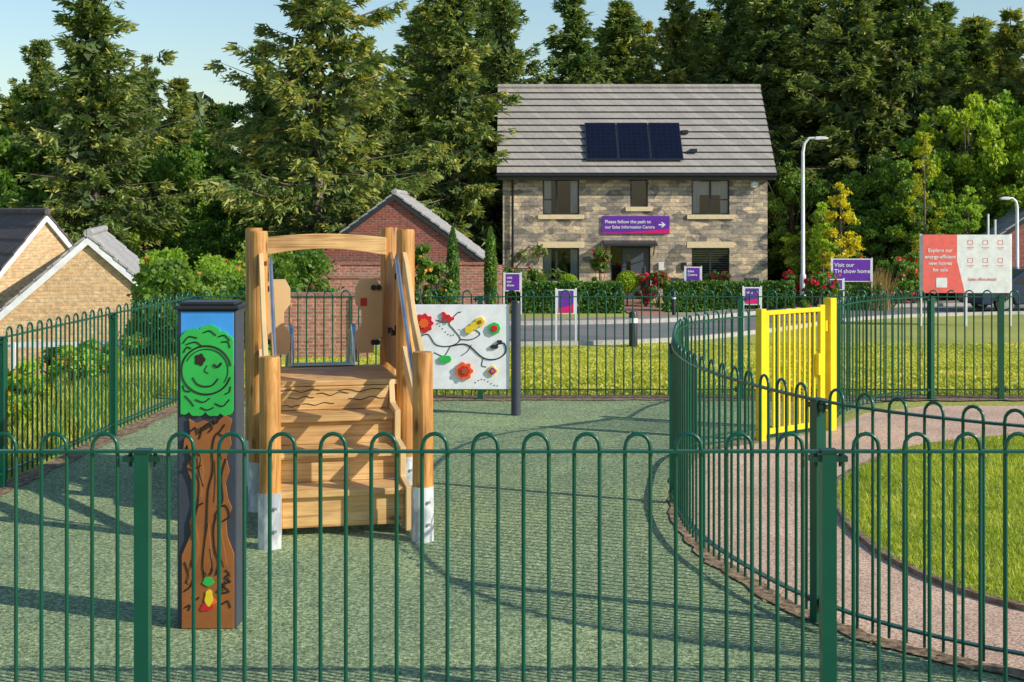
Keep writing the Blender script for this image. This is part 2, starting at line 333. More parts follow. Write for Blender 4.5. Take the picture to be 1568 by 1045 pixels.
# ---------------------------------------------------------------- bow top fences
def resample(pts):
    P=[Vector((*p,0)) for p in pts]; d=[0]
    for i in range(1,len(P)): d.append(d[-1]+(P[i]-P[i-1]).length)
    def at(s):
        s=max(0,min(d[-1],s))
        for i in range(1,len(P)):
            if s<=d[i]+1e-9:
                t=(s-d[i-1])/max(1e-9,d[i]-d[i-1]); return P[i-1].lerp(P[i],t),(P[i]-P[i-1]).normalized()
        return P[-1],(P[-1]-P[-2]).normalized()
    return at,d[-1]
def fence(name,pts,panel=2.747,start_post=True,end_post=True,sp=.0952):
    at,L=resample(pts); mb=MB(); npan=max(1,round(L/panel)); pl=L/npan
    for k in range(npan):
        n=int((pl)/sp)-1; n-=n%2; s0=k*pl; step=pl/(n+1)
        for j in range(0,n,2):
            a,ta=at(s0+step*(j+1)); b,tb=at(s0+step*(j+2)); mid=(a+b)/2; hd=(b-a).length/2; t=(b-a).normalized(); nr=Vector((-t.y,t.x,0))
            za=gz(a.x,a.y)
            pth=[a+Vector((0,0,.05+za)),a+Vector((0,0,1.145+za))]
            for q in range(1,8):
                th=math.pi*q/8; pth.append(mid-t*hd*math.cos(th)+Vector((0,0,1.15+za+hd*1.1*math.sin(th))))
            pth+= [b+Vector((0,0,1.145+za)),b+Vector((0,0,.05+za))]
            mb.tube(pth,.0082,GREEN,6,ref=nr,caps=False)
        m=max(1,int(pl/.25)) if len(pts)>4 else 1
        for i in range(m):
            p,t=at(s0+pl*i/m); q,_=at(s0+pl*(i+1)/m); v=q-p; ang=math.atan2(v.y,v.x)
            for zz in (1.135,.115):
                c=(p+q)/2; mb.box((c.x,c.y,zz+gz(c.x,c.y)),(v.length+.004,.034,.011),GREEN,ang)
        if k>0 or start_post: posts=[k*pl]
        else: posts=[]
        if k==npan-1 and end_post: posts.append(L)
        for s_ in posts:
            p,t=at(s_); ang=math.atan2(t.y,t.x); z=gz(p.x,p.y)
            mb.box((p.x,p.y,z+.565),(.058,.058,1.13),GREEN,ang); mb.box((p.x,p.y,z+1.137),(.066,.066,.014),GREEN2,ang)
            for zz in (1.105,.115):
                for sg in (-1,1):
                    c=p+t*sg*.05; mb.box((c.x,c.y,z+zz+.002),(.05,.044,.022),GREEN2,ang)
                    mb.tube([(c.x,c.y,z+zz-.03),(c.x,c.y,z+zz+.035)],.008,GREEN2,6)
    return mb.build(name)
fence('bow_top_fence',[(-4.227,5.76),(-1.48,5.76),(1.267,5.76),(4.014,5.76)])
fence('bow_top_fence',[(-4.16,5.85),(-3.84,10.8),(-3.69,13.2),(-3.5,15.75)],panel=2.6)
fence('bow_top_fence',[(-3.5,REARY),(-.35,REARY)],panel=3.15,end_post=False)
fence('bow_top_fence',[(-.35,REARY),(2.5,REARY),(5.47,REARY),(11.1,REARY)],panel=2.9)
fence('bow_top_fence',CURVE,panel=2.6,start_post=False,end_post=False)
fence('bow_top_fence',catmull([(3.05,13.66),(3.35,14.5),(3.9,15.3),(4.6,15.78)],6),start_post=False,panel=2.7)

# ---------------------------------------------------------------- yellow gate
g0=Vector((2.25,12.98,0)); g1=Vector((3.0,13.6,0)); gt=(g1-g0).normalized(); ga=math.atan2(gt.y,gt.x); gl=(g1-g0).length
gate=empty('yellow_gate',g0,ga)
mb=MB()
mb.b2(-.035,.035,-.035,.035,0,1.2,YELLOW); mb.b2(gl-.03,gl+.06,-.045,.045,0,1.26,YELLOW); mb.build('gate_posts',gate,.004)
mb=MB(); x0,x1=.05,gl-.13
mb.b2(x0,x0+.04,-.02,.02,.06,1.18,YELLOW); mb.b2(x1-.02,x1+.05,-.02,.02,.06,1.2,YELLOW)
mb.b2(x0+.04,x1-.02,-.02,.02,1.14,1.18,YELLOW); mb.b2(x0+.04,x1-.02,-.02,.02,.06,.11,YELLOW)
nb=9
for i in range(nb):
    x=x0+.05+(x1-x0-.07)*(i+1)/(nb+1); mb.b2(x-.011,x+.011,-.01,.01,.11,1.14,YELLOW)
mb.build('gate_leaf',gate,.003)
mb=MB(); mb.b2(gl-.22,gl-.16,-.055,-.021,.55,.75,YELLOW); mb.tube([(gl-.05,0,.2),(gl-.05,0,.3)],.022,YELLOW,8); mb.tube([(gl-.05,0,.95),(gl-.05,0,1.05)],.022,YELLOW,8); mb.build('latch_and_hinges',gate)

# ---------------------------------------------------------------- climbing tower
tw=empty('wooden_play_tower',(-1.765,10.0,0),math.radians(12))
def post(x,y,h,r=.066,shoe=.35,nm='post'):
    mb=MB(); k=random.uniform(-.006,.006)
    mb.tube([(x,y,.02),(x+k,y,h*.5),(x,y,h-.015),(x,y,h)],[r*1.02,r,r*.985,r*.9],POSTW,20)
    mb.tube([(x,y,0),(x,y,shoe)],[r+.006]*2,SHOE,20)
    for z in (.12,.26):
        for a in (-1.2,):
            mb.tube([(x+math.cos(a)*(r+.003),y+math.sin(a)*(r+.003),z),(x+math.cos(a)*(r+.02),y+math.sin(a)*(r+.02),z)],.011,STEEL,8)
    mb.build(nm,tw)
for i,(x,y,h) in enumerate([(0,0,1.95),(1.03,0,1.96),(0.0,.95,1.96),(1.03,.95,1.96),(.03,-1.13,1.19),(.985,-1.13,1.2)]): post(x,y,h,nm='timber_post_%d'%(i+1))
def arc(x0,x1,z0,rise,n=12): return [(x0+(x1-x0)*i/n, z0+rise*math.sin(math.pi*i/n)) for i in range(n+1)]
mb=MB(); up=arc(.03,1.0,1.885,.03); lo=arc(.03,1.0,1.745,.055)[::-1]
mb.prism(up+lo,(0,.86,0),(1,0,0),(0,0,1),(0,.045,0),PLANK)
mb.build('arched_beam',tw,.006)
mb=MB()
for i in range(7):
    y0=-.03+i*.142; mb.b2(.05,.98,y0,y0+.134,.865,.9,PLANK)
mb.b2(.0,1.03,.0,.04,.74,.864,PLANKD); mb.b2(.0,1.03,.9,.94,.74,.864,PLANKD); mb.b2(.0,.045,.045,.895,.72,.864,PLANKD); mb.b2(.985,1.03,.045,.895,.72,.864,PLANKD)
mb.build('platform',tw,.004)
mb=MB(); noses=[(-.90,.30),(-.62,.50),(-.34,.70)]
for y,z in noses:
    mb.b2(.115,.905,y,y+.33,z-.042,z,PLANK)
for (y,z0,z1) in [(-.865,.06,.256),(-.585,.302,.456),(-.305,.502,.656),(-.06,.702,.862)]:
    mb.b2(.118,.902,y,y+.035,z0,z1,PLANK)
mb.build('steps',tw,.005)
mb=MB()
st=[(-.95,.03),(-.95,.31),(-.66,.33),(-.66,.52),(-.38,.54),(-.38,.73),(-.1,.75),(-.04,.9),(-.02,.9),(-.02,.62),(-.62,.03)]
for x in (.075,.906):
    mb.prism(st,(x,0,0),(0,1,0),(0,0,1),(.038,0,0),PLY)
mb.build('stringers',tw,.003)
mb=MB()
def wob(x0,x1,z,a,ph): return [(x0+(x1-x0)*i/16,-.0625,z+a*math.sin(ph+i*.55)*math.sin(math.pi*i/16)) for i in range(17)]
for ln_ in (wob(.15,.42,.84,.012,0),wob(.4,.62,.815,.014,1),wob(.2,.38,.79,.01,2),wob(.55,.86,.835,.012,.5),wob(.62,.88,.775,.012,2.2),wob(.3,.52,.745,.01,1.4),wob(.16,.28,.735,.008,0)):
    mb.tube(ln_,.0028,P_DKB,6,ref=(0,1,0))
mb.build('carved_wave_lines',tw)
mb=MB()
def sidepoly(): return [(-1.08,1.0),(-1.08,1.13),(-.95,1.16),(-.6,1.36),(-.2,1.72),(-.06,1.8),(-.06,1.6),(-.2,1.56),(-.6,1.22),(-.95,1.0)]
mb.prism(sidepoly(),(.0,0,0),(0,1,0),(0,0,1),(.03,0,0),PLY)
mb.prism(sidepoly(),(1.0,0,0),(0,1,0),(0,0,1),(.03,0,0),PLY)
lowp=[(-1.07,.52),(-1.07,.64),(-.05,1.14),(-.05,1.0)]
mb.prism(lowp,(.0,0,0),(0,1,0),(0,0,1),(.03,0,0),PLY); mb.prism(lowp,(1.0,0,0),(0,1,0),(0,0,1),(.03,0,0),PLY)
mb.build('stair_side_boards',tw,.003)
mb=MB()
for x in (.075,.95):
    mb.tube([(x,-.05,1.74),(x,-.12,1.76),(x,-.2,1.7),(x,-.5,1.43),(x,-.82,1.15),(x,-1.0,1.02),(x,-1.04,.9),(x,-1.04,.6),(x,-1.08,.55)],.015,STEEL,10,ref=(1,0,0))
mb.build('handrails',tw)
mb=MB()
sp=[(.08,.93),(.08,1.72),(.3,1.78),(.5,1.66),(.68,1.78),(.88,1.72),(.88,.93)]
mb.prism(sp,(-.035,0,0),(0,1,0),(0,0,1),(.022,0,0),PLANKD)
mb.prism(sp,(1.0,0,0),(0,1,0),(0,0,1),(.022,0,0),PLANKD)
mb.build('tower_side_panels',tw,.003)
mb=MB()
for z in np.arange(.98,1.7,.06):
    mb.tube([(-.038,.1,z),(-.038,.3,z+.02),(-.038,.6,z-.01),(-.038,.86,z+.015)],.004,P_DK,5)
mb.build('carved_bark_lines',tw)
mb=MB()
gb=[(0,0),(.13,0),(.13,.08),(.2,.12),(.2,.5),(.14,.57),(.02,.57),(-.02,.5),(-.02,.38),(.03,.32),(.03,.22),(-.02,.16),(-.02,.05)]
mb.prism([(p[0]*.95+.78,p[1]+1.0) for p in gb],(0,.865,0),(1,0,0),(0,0,1),(0,.02,0),PLY)
mb.prism([(.25-p[0]*.95,p[1]+1.0) for p in gb],(0,.865,0),(1,0,0),(0,0,1),(0,.02,0),PLY)
for (x,z) in [(.9,1.08),(.93,1.08),(.9,1.5),(.94,1.5),(.1,1.1),(.1,1.5)]:
    mb.tube([(x,.865,z),(x,.845,z)],.022,BLACK,10)
for (x,y,z) in [(.985,.5,1.2),(.985,.3,1.2),(.985,.1,1.25),(.985,.1,1.62)]:
    mb.tube([(x+.01,y,z),(x-.02,y,z)],.022,BLACK,10)
mb.b2(.8,.85,.86,.864,1.36,1.42,P_RED)
mb.build('slide_guard_boards',tw,.002)
mb=MB()
prof=[(.86,.91),(1.1,.91),(1.3,.8),(1.8,.4),(2.2,.2),(2.6,.18)]
for i in range(len(prof)-1):
    (y0,z0),(y1,z1)=prof[i],prof[i+1]
    mb.add([(.28,y0,z0),(.76,y0,z0),(.76,y1,z1),(.28,y1,z1)],[(0,1,2,3)],STEEL)
    for x in (.28,.76): mb.add([(x,y0,z0),(x,y1,z1),(x,y1,z1+.17),(x,y0,z0+.17)],[(0,1,2,3)],STEEL)
for x in (.28,.76):
    mb.tube([(x,.88,.93),(x,.9,1.1),(x,1.0,1.2),(x,1.12,1.16),(x,1.3,.98),(x,1.8,.58),(x,2.2,.38),(x,2.6,.35)],.02,STEEL,8,ref=(1,0,0))
mb.tube([(.5,2.5,0),(.5,2.5,.18)],.04,STEEL,10)
mb.build('slide',tw)

# ---------------------------------------------------------------- tree play panel
tp=empty('tree_play_panel',(-1.526,7.19,0))
mb=MB(); mb.b2(-.15,.15,0,.2,0,1.6,SLATE); mb.build('panel_post',tp,.008)
mb=MB(); mb.b2(-.165,.165,-.02,.215,1.602,1.622,BLACK); mb.b2(-.14,.14,.0,.195,1.622,1.64,BLACK); mb.build('cap',tp,.006)
def q(px,py): return ((px-317)/306,(965-py)/306)
mb=MB()
mb.prism([q(277,478),q(358,478),q(358,560),q(277,560)],(0,-.004,0),(1,0,0),(0,0,1),(0,.004,0),P_BLUE)
top=[q(*p) for p in [(277,524),(282,511),(295,505),(306,505),(314,500),(331,501),(338,508),(350,513),(358,526)]]
crown=[]
for i in range(len(top)-1):
    a=Vector(top[i]);c=Vector(top[i+1]);d=c-a;nr=Vector((-d.y,d.x))
    for k in range(6): crown.append(tuple(a+d*(k/6)+nr*.2*math.sin(math.pi*k/6)))
crown.append(top[-1])
bot=[q(*p) for p in [(358,628),(350,636),(338,633),(328,637),(315,631),(302,637),(290,631),(277,634)]]
for i in range(len(bot)-1):
    a=Vector(bot[i]);c=Vector(bot[i+1]);d=c-a;nr=Vector((-d.y,d.x))
    for k in range(6): crown.append(tuple(a+d*(k/6)+nr*.2*math.sin(math.pi*k/6)))
crown.append(bot[-1])
mb.prism(crown,(0,-.014,0),(1,0,0),(0,0,1),(0,.009,0),P_GREEN)
trunk=[q(*p) for p in [(290,641),(300,648),(312,644),(328,650),(345,636),(356,642),(352,660),(355,680),(347,700),(352,722),(346,740),(350,765),(356,778),(347,800),(349,822),(359,848),(359,962),(279,962),(279,850),(293,818),(291,800),(300,770),(296,740),(286,716),(293,700),(287,680),(281,690),(283,672),(292,665)]]
mb.prism(trunk,(0,-.014,0),(1,0,0),(0,0,1),(0,.010,0),P_BROWN)
# raised bark ridges
for rp in ([(303,700),(309,697),(313,720),(310,760),(304,765),(306,730)],[(330,705),(337,700),(339,730),(335,760),(329,770),(331,735)],[(301,800),(306,835),(300,870),(290,895),(286,888),(295,860),(297,825)],[(338,800),(343,830),(349,865),(344,868),(335,840)],[(318,880),(310,870),(315,830),(320,800),(324,830),(326,865)]):
    mb.prism([q(*p) for p in rp],(0,-.018,0),(1,0,0),(0,0,1),(0,.005,0),P_BROWN)
mb.build('tree_picture',tp,.0015)
def ln(mb,pts,r,mat,y=-.0145,s=q,o=0):
    P=[s(*p) for p in pts]; C=catmull(P,5); mb.tube([(x,y,z) for x,z in C],r,mat,6,ref=(0,1,0))
mb=MB()
cir=[(317+38*math.cos(a),567+37*math.sin(a)) for a in np.linspace(.3,6.1,22)]; ln(mb,cir,.0045,P_DK)
cir=[(317+33*math.cos(a),567+32*math.sin(a)) for a in np.linspace(3.6,6.9,16)]; ln(mb,cir,.0025,P_DK)
ln(mb,[(296,578),(303,588),(314,592),(326,590),(335,580)],.004,P_DK)
ln(mb,[(318,560),(314,568),(320,572)],.0025,P_DK)
ln(mb,[(328,558),(334,562),(340,556)],.006,P_DK)
for c in [[(281,526),(290,516),(303,518)],[(312,510),(322,507),(332,514)],[(340,524),(350,524),(353,533)],[(300,612),(312,616),(322,610)],[(330,618),(342,622),(352,612)],[(284,606),(292,614),(298,622)],[(282,540),(287,532),(294,534)],[(286,528),(300,524),(310,530)],[(335,516),(345,514),(353,522)],[(281,590),(284,598),(292,600)],[(345,604),(352,600),(354,592)],[(308,624),(318,628),(328,624)]]: ln(mb,c,.0036,P_DK)
ey=[q(307+8*math.cos(a)*(1+.12*math.cos(5*a)),551+9*math.sin(a)*(1+.12*math.cos(5*a))) for a in np.linspace(0,6.28,31)[:-1]]
mb.prism(ey,(0,-.0165,0),(1,0,0),(0,0,1),(0,.003,0),P_DKB)
for c in [[(306,672),(312,655),(322,648),(326,655),(320,662)],[(345,650),(338,660),(330,668),(326,690),(327,720),(320,750),(318,790),(316,820),(312,860),(314,884)],[(336,664),(344,668),(350,664)],[(300,690),(308,700),(306,720),(312,745)],[(300,690),(293,706),(300,716),(310,712)],[(340,700),(334,715),(338,722)],[(330,790),(338,776),(348,775),(352,790),(342,798)],[(332,790),(328,810),(330,840),(336,860),(332,880)],[(298,850),(294,864),(297,875)],[(300,790),(304,775),(312,770)],[(346,872),(352,878),(345,884),(354,890),(342,895),(352,905),(340,908)],[(284,930),(292,926),(290,934)],[(296,912),(300,918),(306,914)],[(340,925),(350,920),(354,930)],[(340,740),(334,752),(340,762)],[(293,660),(300,655),(303,662)],[(286,716),(298,722),(306,738),(304,770),(296,800),(296,825)],[(347,702),(340,730),(342,765),(334,775)],[(283,905),(292,898),(298,886)],[(334,905),(340,898),(336,888)],[(322,840),(326,870),(322,880)],[(284,860),(290,880),(286,892)]]: ln(mb,c,.0046,P_DKB)
for i in range(9):
    ln(mb,[(301+i*4,666-i*2.2),(304+i*4,660-i*2.2),(305+i*4,656-i*2.2)],.0028,P_DKB)
    ln(mb,[(331+i*2.6,905-i*3.2),(336+i*2.2,909-i*3.4),(340+i*1.7,911-i*3.6)],.0026,P_DKB)
mb.build('engraved_lines',tp)
mb=MB()
for (cx,cy,rx,ry,m_) in [(321,915,6,13,P_YEL),(320,890,8,7,P_GREEN),(319,928,9,6,P_RED),(327,921,6,4,P_ORANGE),(313,931,5,4,P_RED)]:
    el=[q(cx+rx*math.cos(a)*(1+.15*math.sin(5*a)),cy+ry*math.sin(a)) for a in np.linspace(0,6.283,25)[:-1]]
    mb.prism(el,(0,-.019-.001*ry/10,0),(1,0,0),(0,0,1),(0,.006,0),m_)
mb.build('snail_and_toadstool',tp)

# ---------------------------------------------------------------- white play panel
wp=empty('activity_play_panel',(0,14.6,0))
mb=MB()
for x in (.04,-1.2):
    mb.tube([(x,0,0),(x,0,1.15)],.05,SLATE,18); mb.tube([(x,0,1.15),(x,0,1.165)],[.053,.048],BLACK,18)
mb.build('posts',wp)
mb=MB(); mb.b2(-1.14,-.025,-.012,.012,.27,1.13,P_WHITE); mb.build('board',wp,.004)
def q2(px,py): return ((px-784)/150.7,(637-py)/150.7)
mb=MB()
for c,r in [([(637,520),(655,512),(668,528),(690,530),(705,520),(695,505),(688,495),(700,480),(706,478)],.005),([(690,530),(715,528),(740,548),(760,550),(774,540),(772,526),(760,528)],.007),([(705,520),(722,520),(735,512),(728,505)],.005),([(665,540),(680,545),(690,530)],.004),([(706,545),(716,538),(722,528)],.004),([(668,490),(680,494),(692,488)],.004),([(740,548),(738,560),(745,562)],.004)]:
    ln(mb,c,r,P_DK,-.014,q2)
mb.build('vine_lines',wp)
mb=MB()
def flower(cx,cy,r,m_,pet=8,dep=.03,amp=.18,sq=1):
    el=[q2(cx+r*math.cos(a)*(1+amp*math.cos(pet*a)),cy+sq*r*math.sin(a)*(1+amp*math.cos(pet*a))) for a in np.linspace(0,6.2832,pet*8+1)[:-1]]
    mb.prism(el,(0,-.012-dep,0),(1,0,0),(0,0,1),(0,dep-.001,0),m_)
flower(649,495,14,P_RED,9,.03,.1); flower(649,495,7,P_ORANGE,9,.04,.1)
flower(711,568,12.5,P_ORANGE,7,.03,.13); flower(711,568,8,P_RED,7,.037,.1); flower(711,568,4.5,P_BROWN,5,.043,.1)
flower(757,503,9,P_GREEN,8,.025,.04); flower(757,503,5,P_RED,8,.032,.1)
flower(735,493,7,P_YEL,5,.02,.08); flower(726,499,6,P_YEL,5,.022,.08); flower(718,505,6,P_YEL,5,.024,.08); flower(735,493,3,P_BROWN,5,.03,.08)
flower(682,485,6,P_RED,3,.02,.4); flower(689,488,5,P_RED,3,.022,.4)
flower(682,550,7,P_GREEN,2,.02,.35,1.1); flower(757,531,4.5,P_DK,2,.02,.4); flower(765,523,3,P_DK,2,.022,.4)
flower(754,568,7,P_YEL,4,.02,.14); flower(754,568,5,P_PURP,4,.027,.1); flower(754,568,2.6,P_ORANGE,6,.032,.1)
for i in range(9): flower(703-i*4.2,505+9*math.sin(i*.55),.9,P_DK,5,.004)
for i in range(8): flower(728+i*4.8,586-5*math.sin(i*.7),.9,P_DK,5,.004)
mb.build('play_shapes',wp,.0015)

# ---------------------------------------------------------------- detached stone house
hs=empty('stone_house',(-.35,55,-1.42))
W=10.13;HE=4.9;DEP=6.4
def hx(px): return (px-784)/40+.35
def hzz(py): return 2.11-(py-319)/40+1.42
ops=[(hx(831),hx(887),hzz(329),hzz(275)),(hx(965),hx(992),hzz(317),hzz(275)),(hx(1059),hx(1117),hzz(329),hzz(275)),
     (hx(831),hx(887),hzz(431),hzz(380)),(hx(935),hx(996),.02,hzz(377)),(hx(1059),hx(1117),hzz(431),hzz(380))]
def wall(mb,x0,x1,z0,z1,ops,mat,y=0,rev=.14,revmat=None):
    xs=sorted(set([x0,x1]+[o[0] for o in ops]+[o[1] for o in ops])); zs=sorted(set([z0,z1]+[o[2] for o in ops]+[o[3] for o in ops]))
    for i in range(len(xs)-1):
        for j in range(len(zs)-1):
            cx=(xs[i]+xs[i+1])/2;cz=(zs[j]+zs[j+1])/2
            if any(o[0]<cx<o[1] and o[2]<cz<o[3] for o in ops): continue
            mb.add([(xs[i],y,zs[j]),(xs[i+1],y,zs[j]),(xs[i+1],y,zs[j+1]),(xs[i],y,zs[j+1])],[(0,1,2,3)],mat)
    for a,b,c,d in ops:
        for e in ([(a,y,c),(a,y+rev,c),(a,y+rev,d),(a,y,d)],[(b,y,c),(b,y,d),(b,y+rev,d),(b,y+rev,c)],[(a,y,d),(a,y+rev,d),(b,y+rev,d),(b,y,d)],[(a,y,c),(b,y,c),(b,y+rev,c),(a,y+rev,c)]):
            mb.add(e,[(0,1,2,3)],revmat or mat)
mb=MB(); wall(mb,0,W,0,HE,ops,STONE)
rz=7.0+1.42
mb.add([(0,0,0),(0,0,HE),(0,DEP/2,rz-.1),(0,DEP,HE),(0,DEP,0)],[(0,1,2,3,4)],STONE); mb.add([(W,0,0),(W,DEP,0),(W,DEP,HE),(W,DEP/2,rz-.1),(W,0,HE)],[(0,1,2,3,4)],STONE)
mb.add([(0,DEP,0),(0,DEP,HE),(W,DEP,HE),(W,DEP,0)],[(0,1,2,3)],STONE); mb.build('walls',hs)
def roof(parent,x0,x1,ye,ze,yr,zr,n,mat,nm='roof',th=.05,ydep=None,edge=None):
    mb=MB()
    for side in (0,1):
        for i in range(n):
            t0=i/n; t1=(i+1.0)/n
            ya,za=ye+(yr-ye)*t0,ze+(zr-ze)*t0; yb,zb=ye+(yr-ye)*t1,ze+(zr-ze)*t1
            if side: ya,yb=2*yr-ya,2*yr-yb
            o=th; sg=1 if side else -1
            fa=[(x0,ya+sg*.03,za+o-.03),(x1,ya+sg*.03,za+o-.03),(x1,yb,zb+.006),(x0,yb,zb+.006)]; b=[(x,y-sg*.05,z-.07) for x,y,z in fa]
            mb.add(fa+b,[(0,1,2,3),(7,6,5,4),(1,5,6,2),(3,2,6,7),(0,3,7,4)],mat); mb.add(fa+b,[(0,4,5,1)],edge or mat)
    mb.tube([(x0-.01,yr,zr+.02),(x1+.01,yr,zr+.02)],.11,mat,10)
    return mb.build(nm,parent)
roof(hs,-.22,W+.27,-.42,HE-.08,DEP/2,rz,13,TILE,th=.09,edge=TILE_SHADE)
mb=MB(); mb.tube([(-.25,-.47,HE-.12),(W+.3,-.47,HE-.12)],.07,BLACK,8); mb.b2(-.2,W+.25,-.4,-.02,HE-.2,HE-.14,FRAME); mb.b2(-.2,W+.25,-.41,-.385,HE-.3,HE-.13,FRAME)
for sx in (-.235,W+.285):
    p0=Vector((sx,-.42,HE-.12)); p1=Vector((sx,DEP/2,rz-.03))
    mb.add([p0,p1,p1+Vector((0,0,.08)),p0+Vector((0,0,.08))],[(0,1,2,3)],KERB)
mb.tube([(hx(785),-.09,0),(hx(785),-.09,HE-.5),(hx(785),-.4,HE-.2)],.045,BLACK,8)
mb.build('gutters',hs)
ye,ze,yr=-.42,HE-.08,DEP/2
def onroof(x,t,off):
    d=Vector((0,yr-ye,rz-ze)); nn=Vector((0,-(rz-ze),yr-ye)).normalized(); return Vector((x,ye,ze))+d*t+nn*off
mb=MB()
for i in range(3):
    x0=hx(898)+.0+i*1.245; x1=x0+1.225
    A=[onroof(x0,.13,.15),onroof(x1,.13,.15),onroof(x1,.545,.15),onroof(x0,.545,.15)]; B_=[onroof(x0,.13,.09),onroof(x1,.13,.09),onroof(x1,.545,.09),onroof(x0,.545,.09)]
    mb.add(A+B_,[(0,1,2,3),(0,4,5,1),(1,5,6,2),(2,6,7,3),(3,7,4,0)],FRAME)
    A=[onroof(x0+.03,.137,.154),onroof(x1-.03,.137,.154),onroof(x1-.03,.538,.154),onroof(x0+.03,.538,.154)]; mb.add(A,[(0,1,2,3)],SOLAR)
mb.build('solar_panels',hs)
mb=MB()
for x,t in ((7.1,.45),(7.35,.24)):
    c=onroof(x,t,.09); mb.box(c,(.25,.22,.14),BLACK)
mb.build('roof_vents',hs)
for n_,(a,b,c,d) in enumerate(ops):
    mb=MB(); y=.09
    if n_==4: continue
    f=.055
    mb.b2(a,b,y,y+.05,c,c+f,FRAME);mb.b2(a,b,y,y+.05,d-f,d,FRAME);mb.b2(a,a+f,y,y+.05,c+f,d-f,FRAME);mb.b2(b-f,b,y,y+.05,c+f,d-f,FRAME)
    w=b-a
    if w>1:
        xm=a+w*(.5 if n_ in(2,5) else .38); mb.b2(xm-.04,xm+.04,y-.002,y+.048,c+f,d-f,FRAME)
        if n_ in (0,2): mb.b2(xm+.04 if n_==2 else a+f,b-f if n_==2 else xm-.04,y-.001,y+.047,c+.55,c+.6,FRAME)
    mb.add([(a,y+.02,c),(b,y+.02,c),(b,y+.02,d),(a,y+.02,d)],[(0,1,2,3)],GLASS)
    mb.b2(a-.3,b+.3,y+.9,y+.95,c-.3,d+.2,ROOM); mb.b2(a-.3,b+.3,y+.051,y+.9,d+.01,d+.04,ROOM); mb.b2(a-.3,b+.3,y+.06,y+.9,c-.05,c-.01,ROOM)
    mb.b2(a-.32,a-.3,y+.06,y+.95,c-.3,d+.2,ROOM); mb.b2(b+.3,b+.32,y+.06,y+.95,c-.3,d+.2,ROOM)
    if w>1 and n_ in (0,2,3):
        for sx in ((a+.06,a+.3),(b-.3,b-.06)):
            for k in range(5): x=sx[0]+(sx[1]-sx[0])*k/4; mb.tube([(x,y+.11,c),(x,y+.11,d)],.036,CURT,8)
        if n_==2: mb.b2(a+.1,b-.1,y+.1,y+.11,c+.75,d-.1,CURT)
    if n_ in (5,1):
        for k in range(14): z=c+.07+(d-c-.12)*k/13; mb.b2(a+.05,b-.05,y+.09,y+.095,z,z+.03,KERB if n_==5 else FRAME)
    mb.build('window_%d'%(n_+1),hs)
mb=MB()
for n_,(a,b,c,d) in enumerate(ops):
    if n_==4: continue
    mb.b2(a-.18,b+.18,-.07,.0-.003,c-.17,c-.003,SILL)
    if n_ in (3,5): mb.b2(a-.18,b+.18,-.015,-.003,d+.003,d+.24,SILL)
mb.build('sills_and_lintels',hs,.006)
a,b,c,d=ops[4]; mb=MB()
mb.b2(a,b,.1,.15,d-.07,d,FRAME);mb.b2(a,a+.06,.1,.15,.02,d-.07,FRAME);mb.b2(b-.06,b,.1,.15,.02,d-.07,FRAME)
mb.b2(a+.42,a+.47,.1,.15,.02,d-.07,FRAME); mb.b2(a+.47,b-.06,.11,.15,.05,d-.08,paint('door_grey',(.08,.095,.115),.4))
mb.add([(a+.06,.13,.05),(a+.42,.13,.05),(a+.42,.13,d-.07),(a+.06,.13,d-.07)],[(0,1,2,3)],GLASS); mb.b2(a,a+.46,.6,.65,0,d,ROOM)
mb.b2(a+.62,a+.78,.1,.109,.6,d-.3,GLASS); mb.tube([(b-.2,.07,.9),(b-.2,.07,1.3)],.014,STEEL,8)
mb.build('front_door',hs)
mb=MB(); mb.prism([(0,0),(0,.2),(-.75,.08),(-.75,0)],(a-.3,0,d+.02),(0,1,0),(0,0,1),(b-a+.5,0,0),FRAME)
for x in (a-.2,b+.1): mb.tube([(x,-.6,d+.02),(x,-.03,d-.35)],.022,FRAME,8)
mb.build('door_canopy',hs,.005)
mb=MB(); sx0,sx1,sz0,sz1=hx(922),hx(1025),hzz(358),hzz(331)
mb.b2(sx0,sx1,-.06,-.005,sz0,sz1,S_PURP); mb.prism([(sx1-2.0,sz0+.02),(sx1-.02,sz0+.02),(sx1-.02,sz0+.18)],(0,-.064,0),(1,0,0),(0,0,1),(0,.003,0),S_PINK)
mb.b2(sx0,sx1,-.063,-.061,sz0,sz0+.04,S_PINK)
ax=sx1-.42; az=(sz0+sz1)/2
mb.prism([(ax,az-.025),(ax+.16,az-.025),(ax+.09,az-.1),(ax+.15,az-.1),(ax+.27,az),(ax+.15,az+.1),(ax+.09,az+.1),(ax+.16,az+.025),(ax,az+.025)],(0,-.069,0),(1,0,0),(0,0,1),(0,.003,0),S_WHITE)
mb.build('sales_banner',hs)
text('Please follow the path to',hs,(sx0+.1,-.068,az+.06),.175,S_WHITE,bold=.003); text('our Sales Information Centre',hs,(sx0+.1,-.068,az-.14),.16,S_WHITE,bold=.003)
mb=MB(); cx,cz=hx(1154),hzz(283); mb.box((cx,-.1,cz),(.24,.18,.28),S_WHITE); mb.tube([(cx,-.26,cz),(cx,-.2,cz)],[.1,.15],S_WHITE,16,ref=(1,0,0)); mb.build('alarm_box',hs,.03)
mb=MB()
for px,m_ in ((1012,WHITE),(913,BLACK),(1047,BLACK)):
    cx=hx(px); mb.b2(cx-.1,cx+.1,-.09,-.003,1.15,1.45,m_)
mb.build('wall_lights',hs,.01)

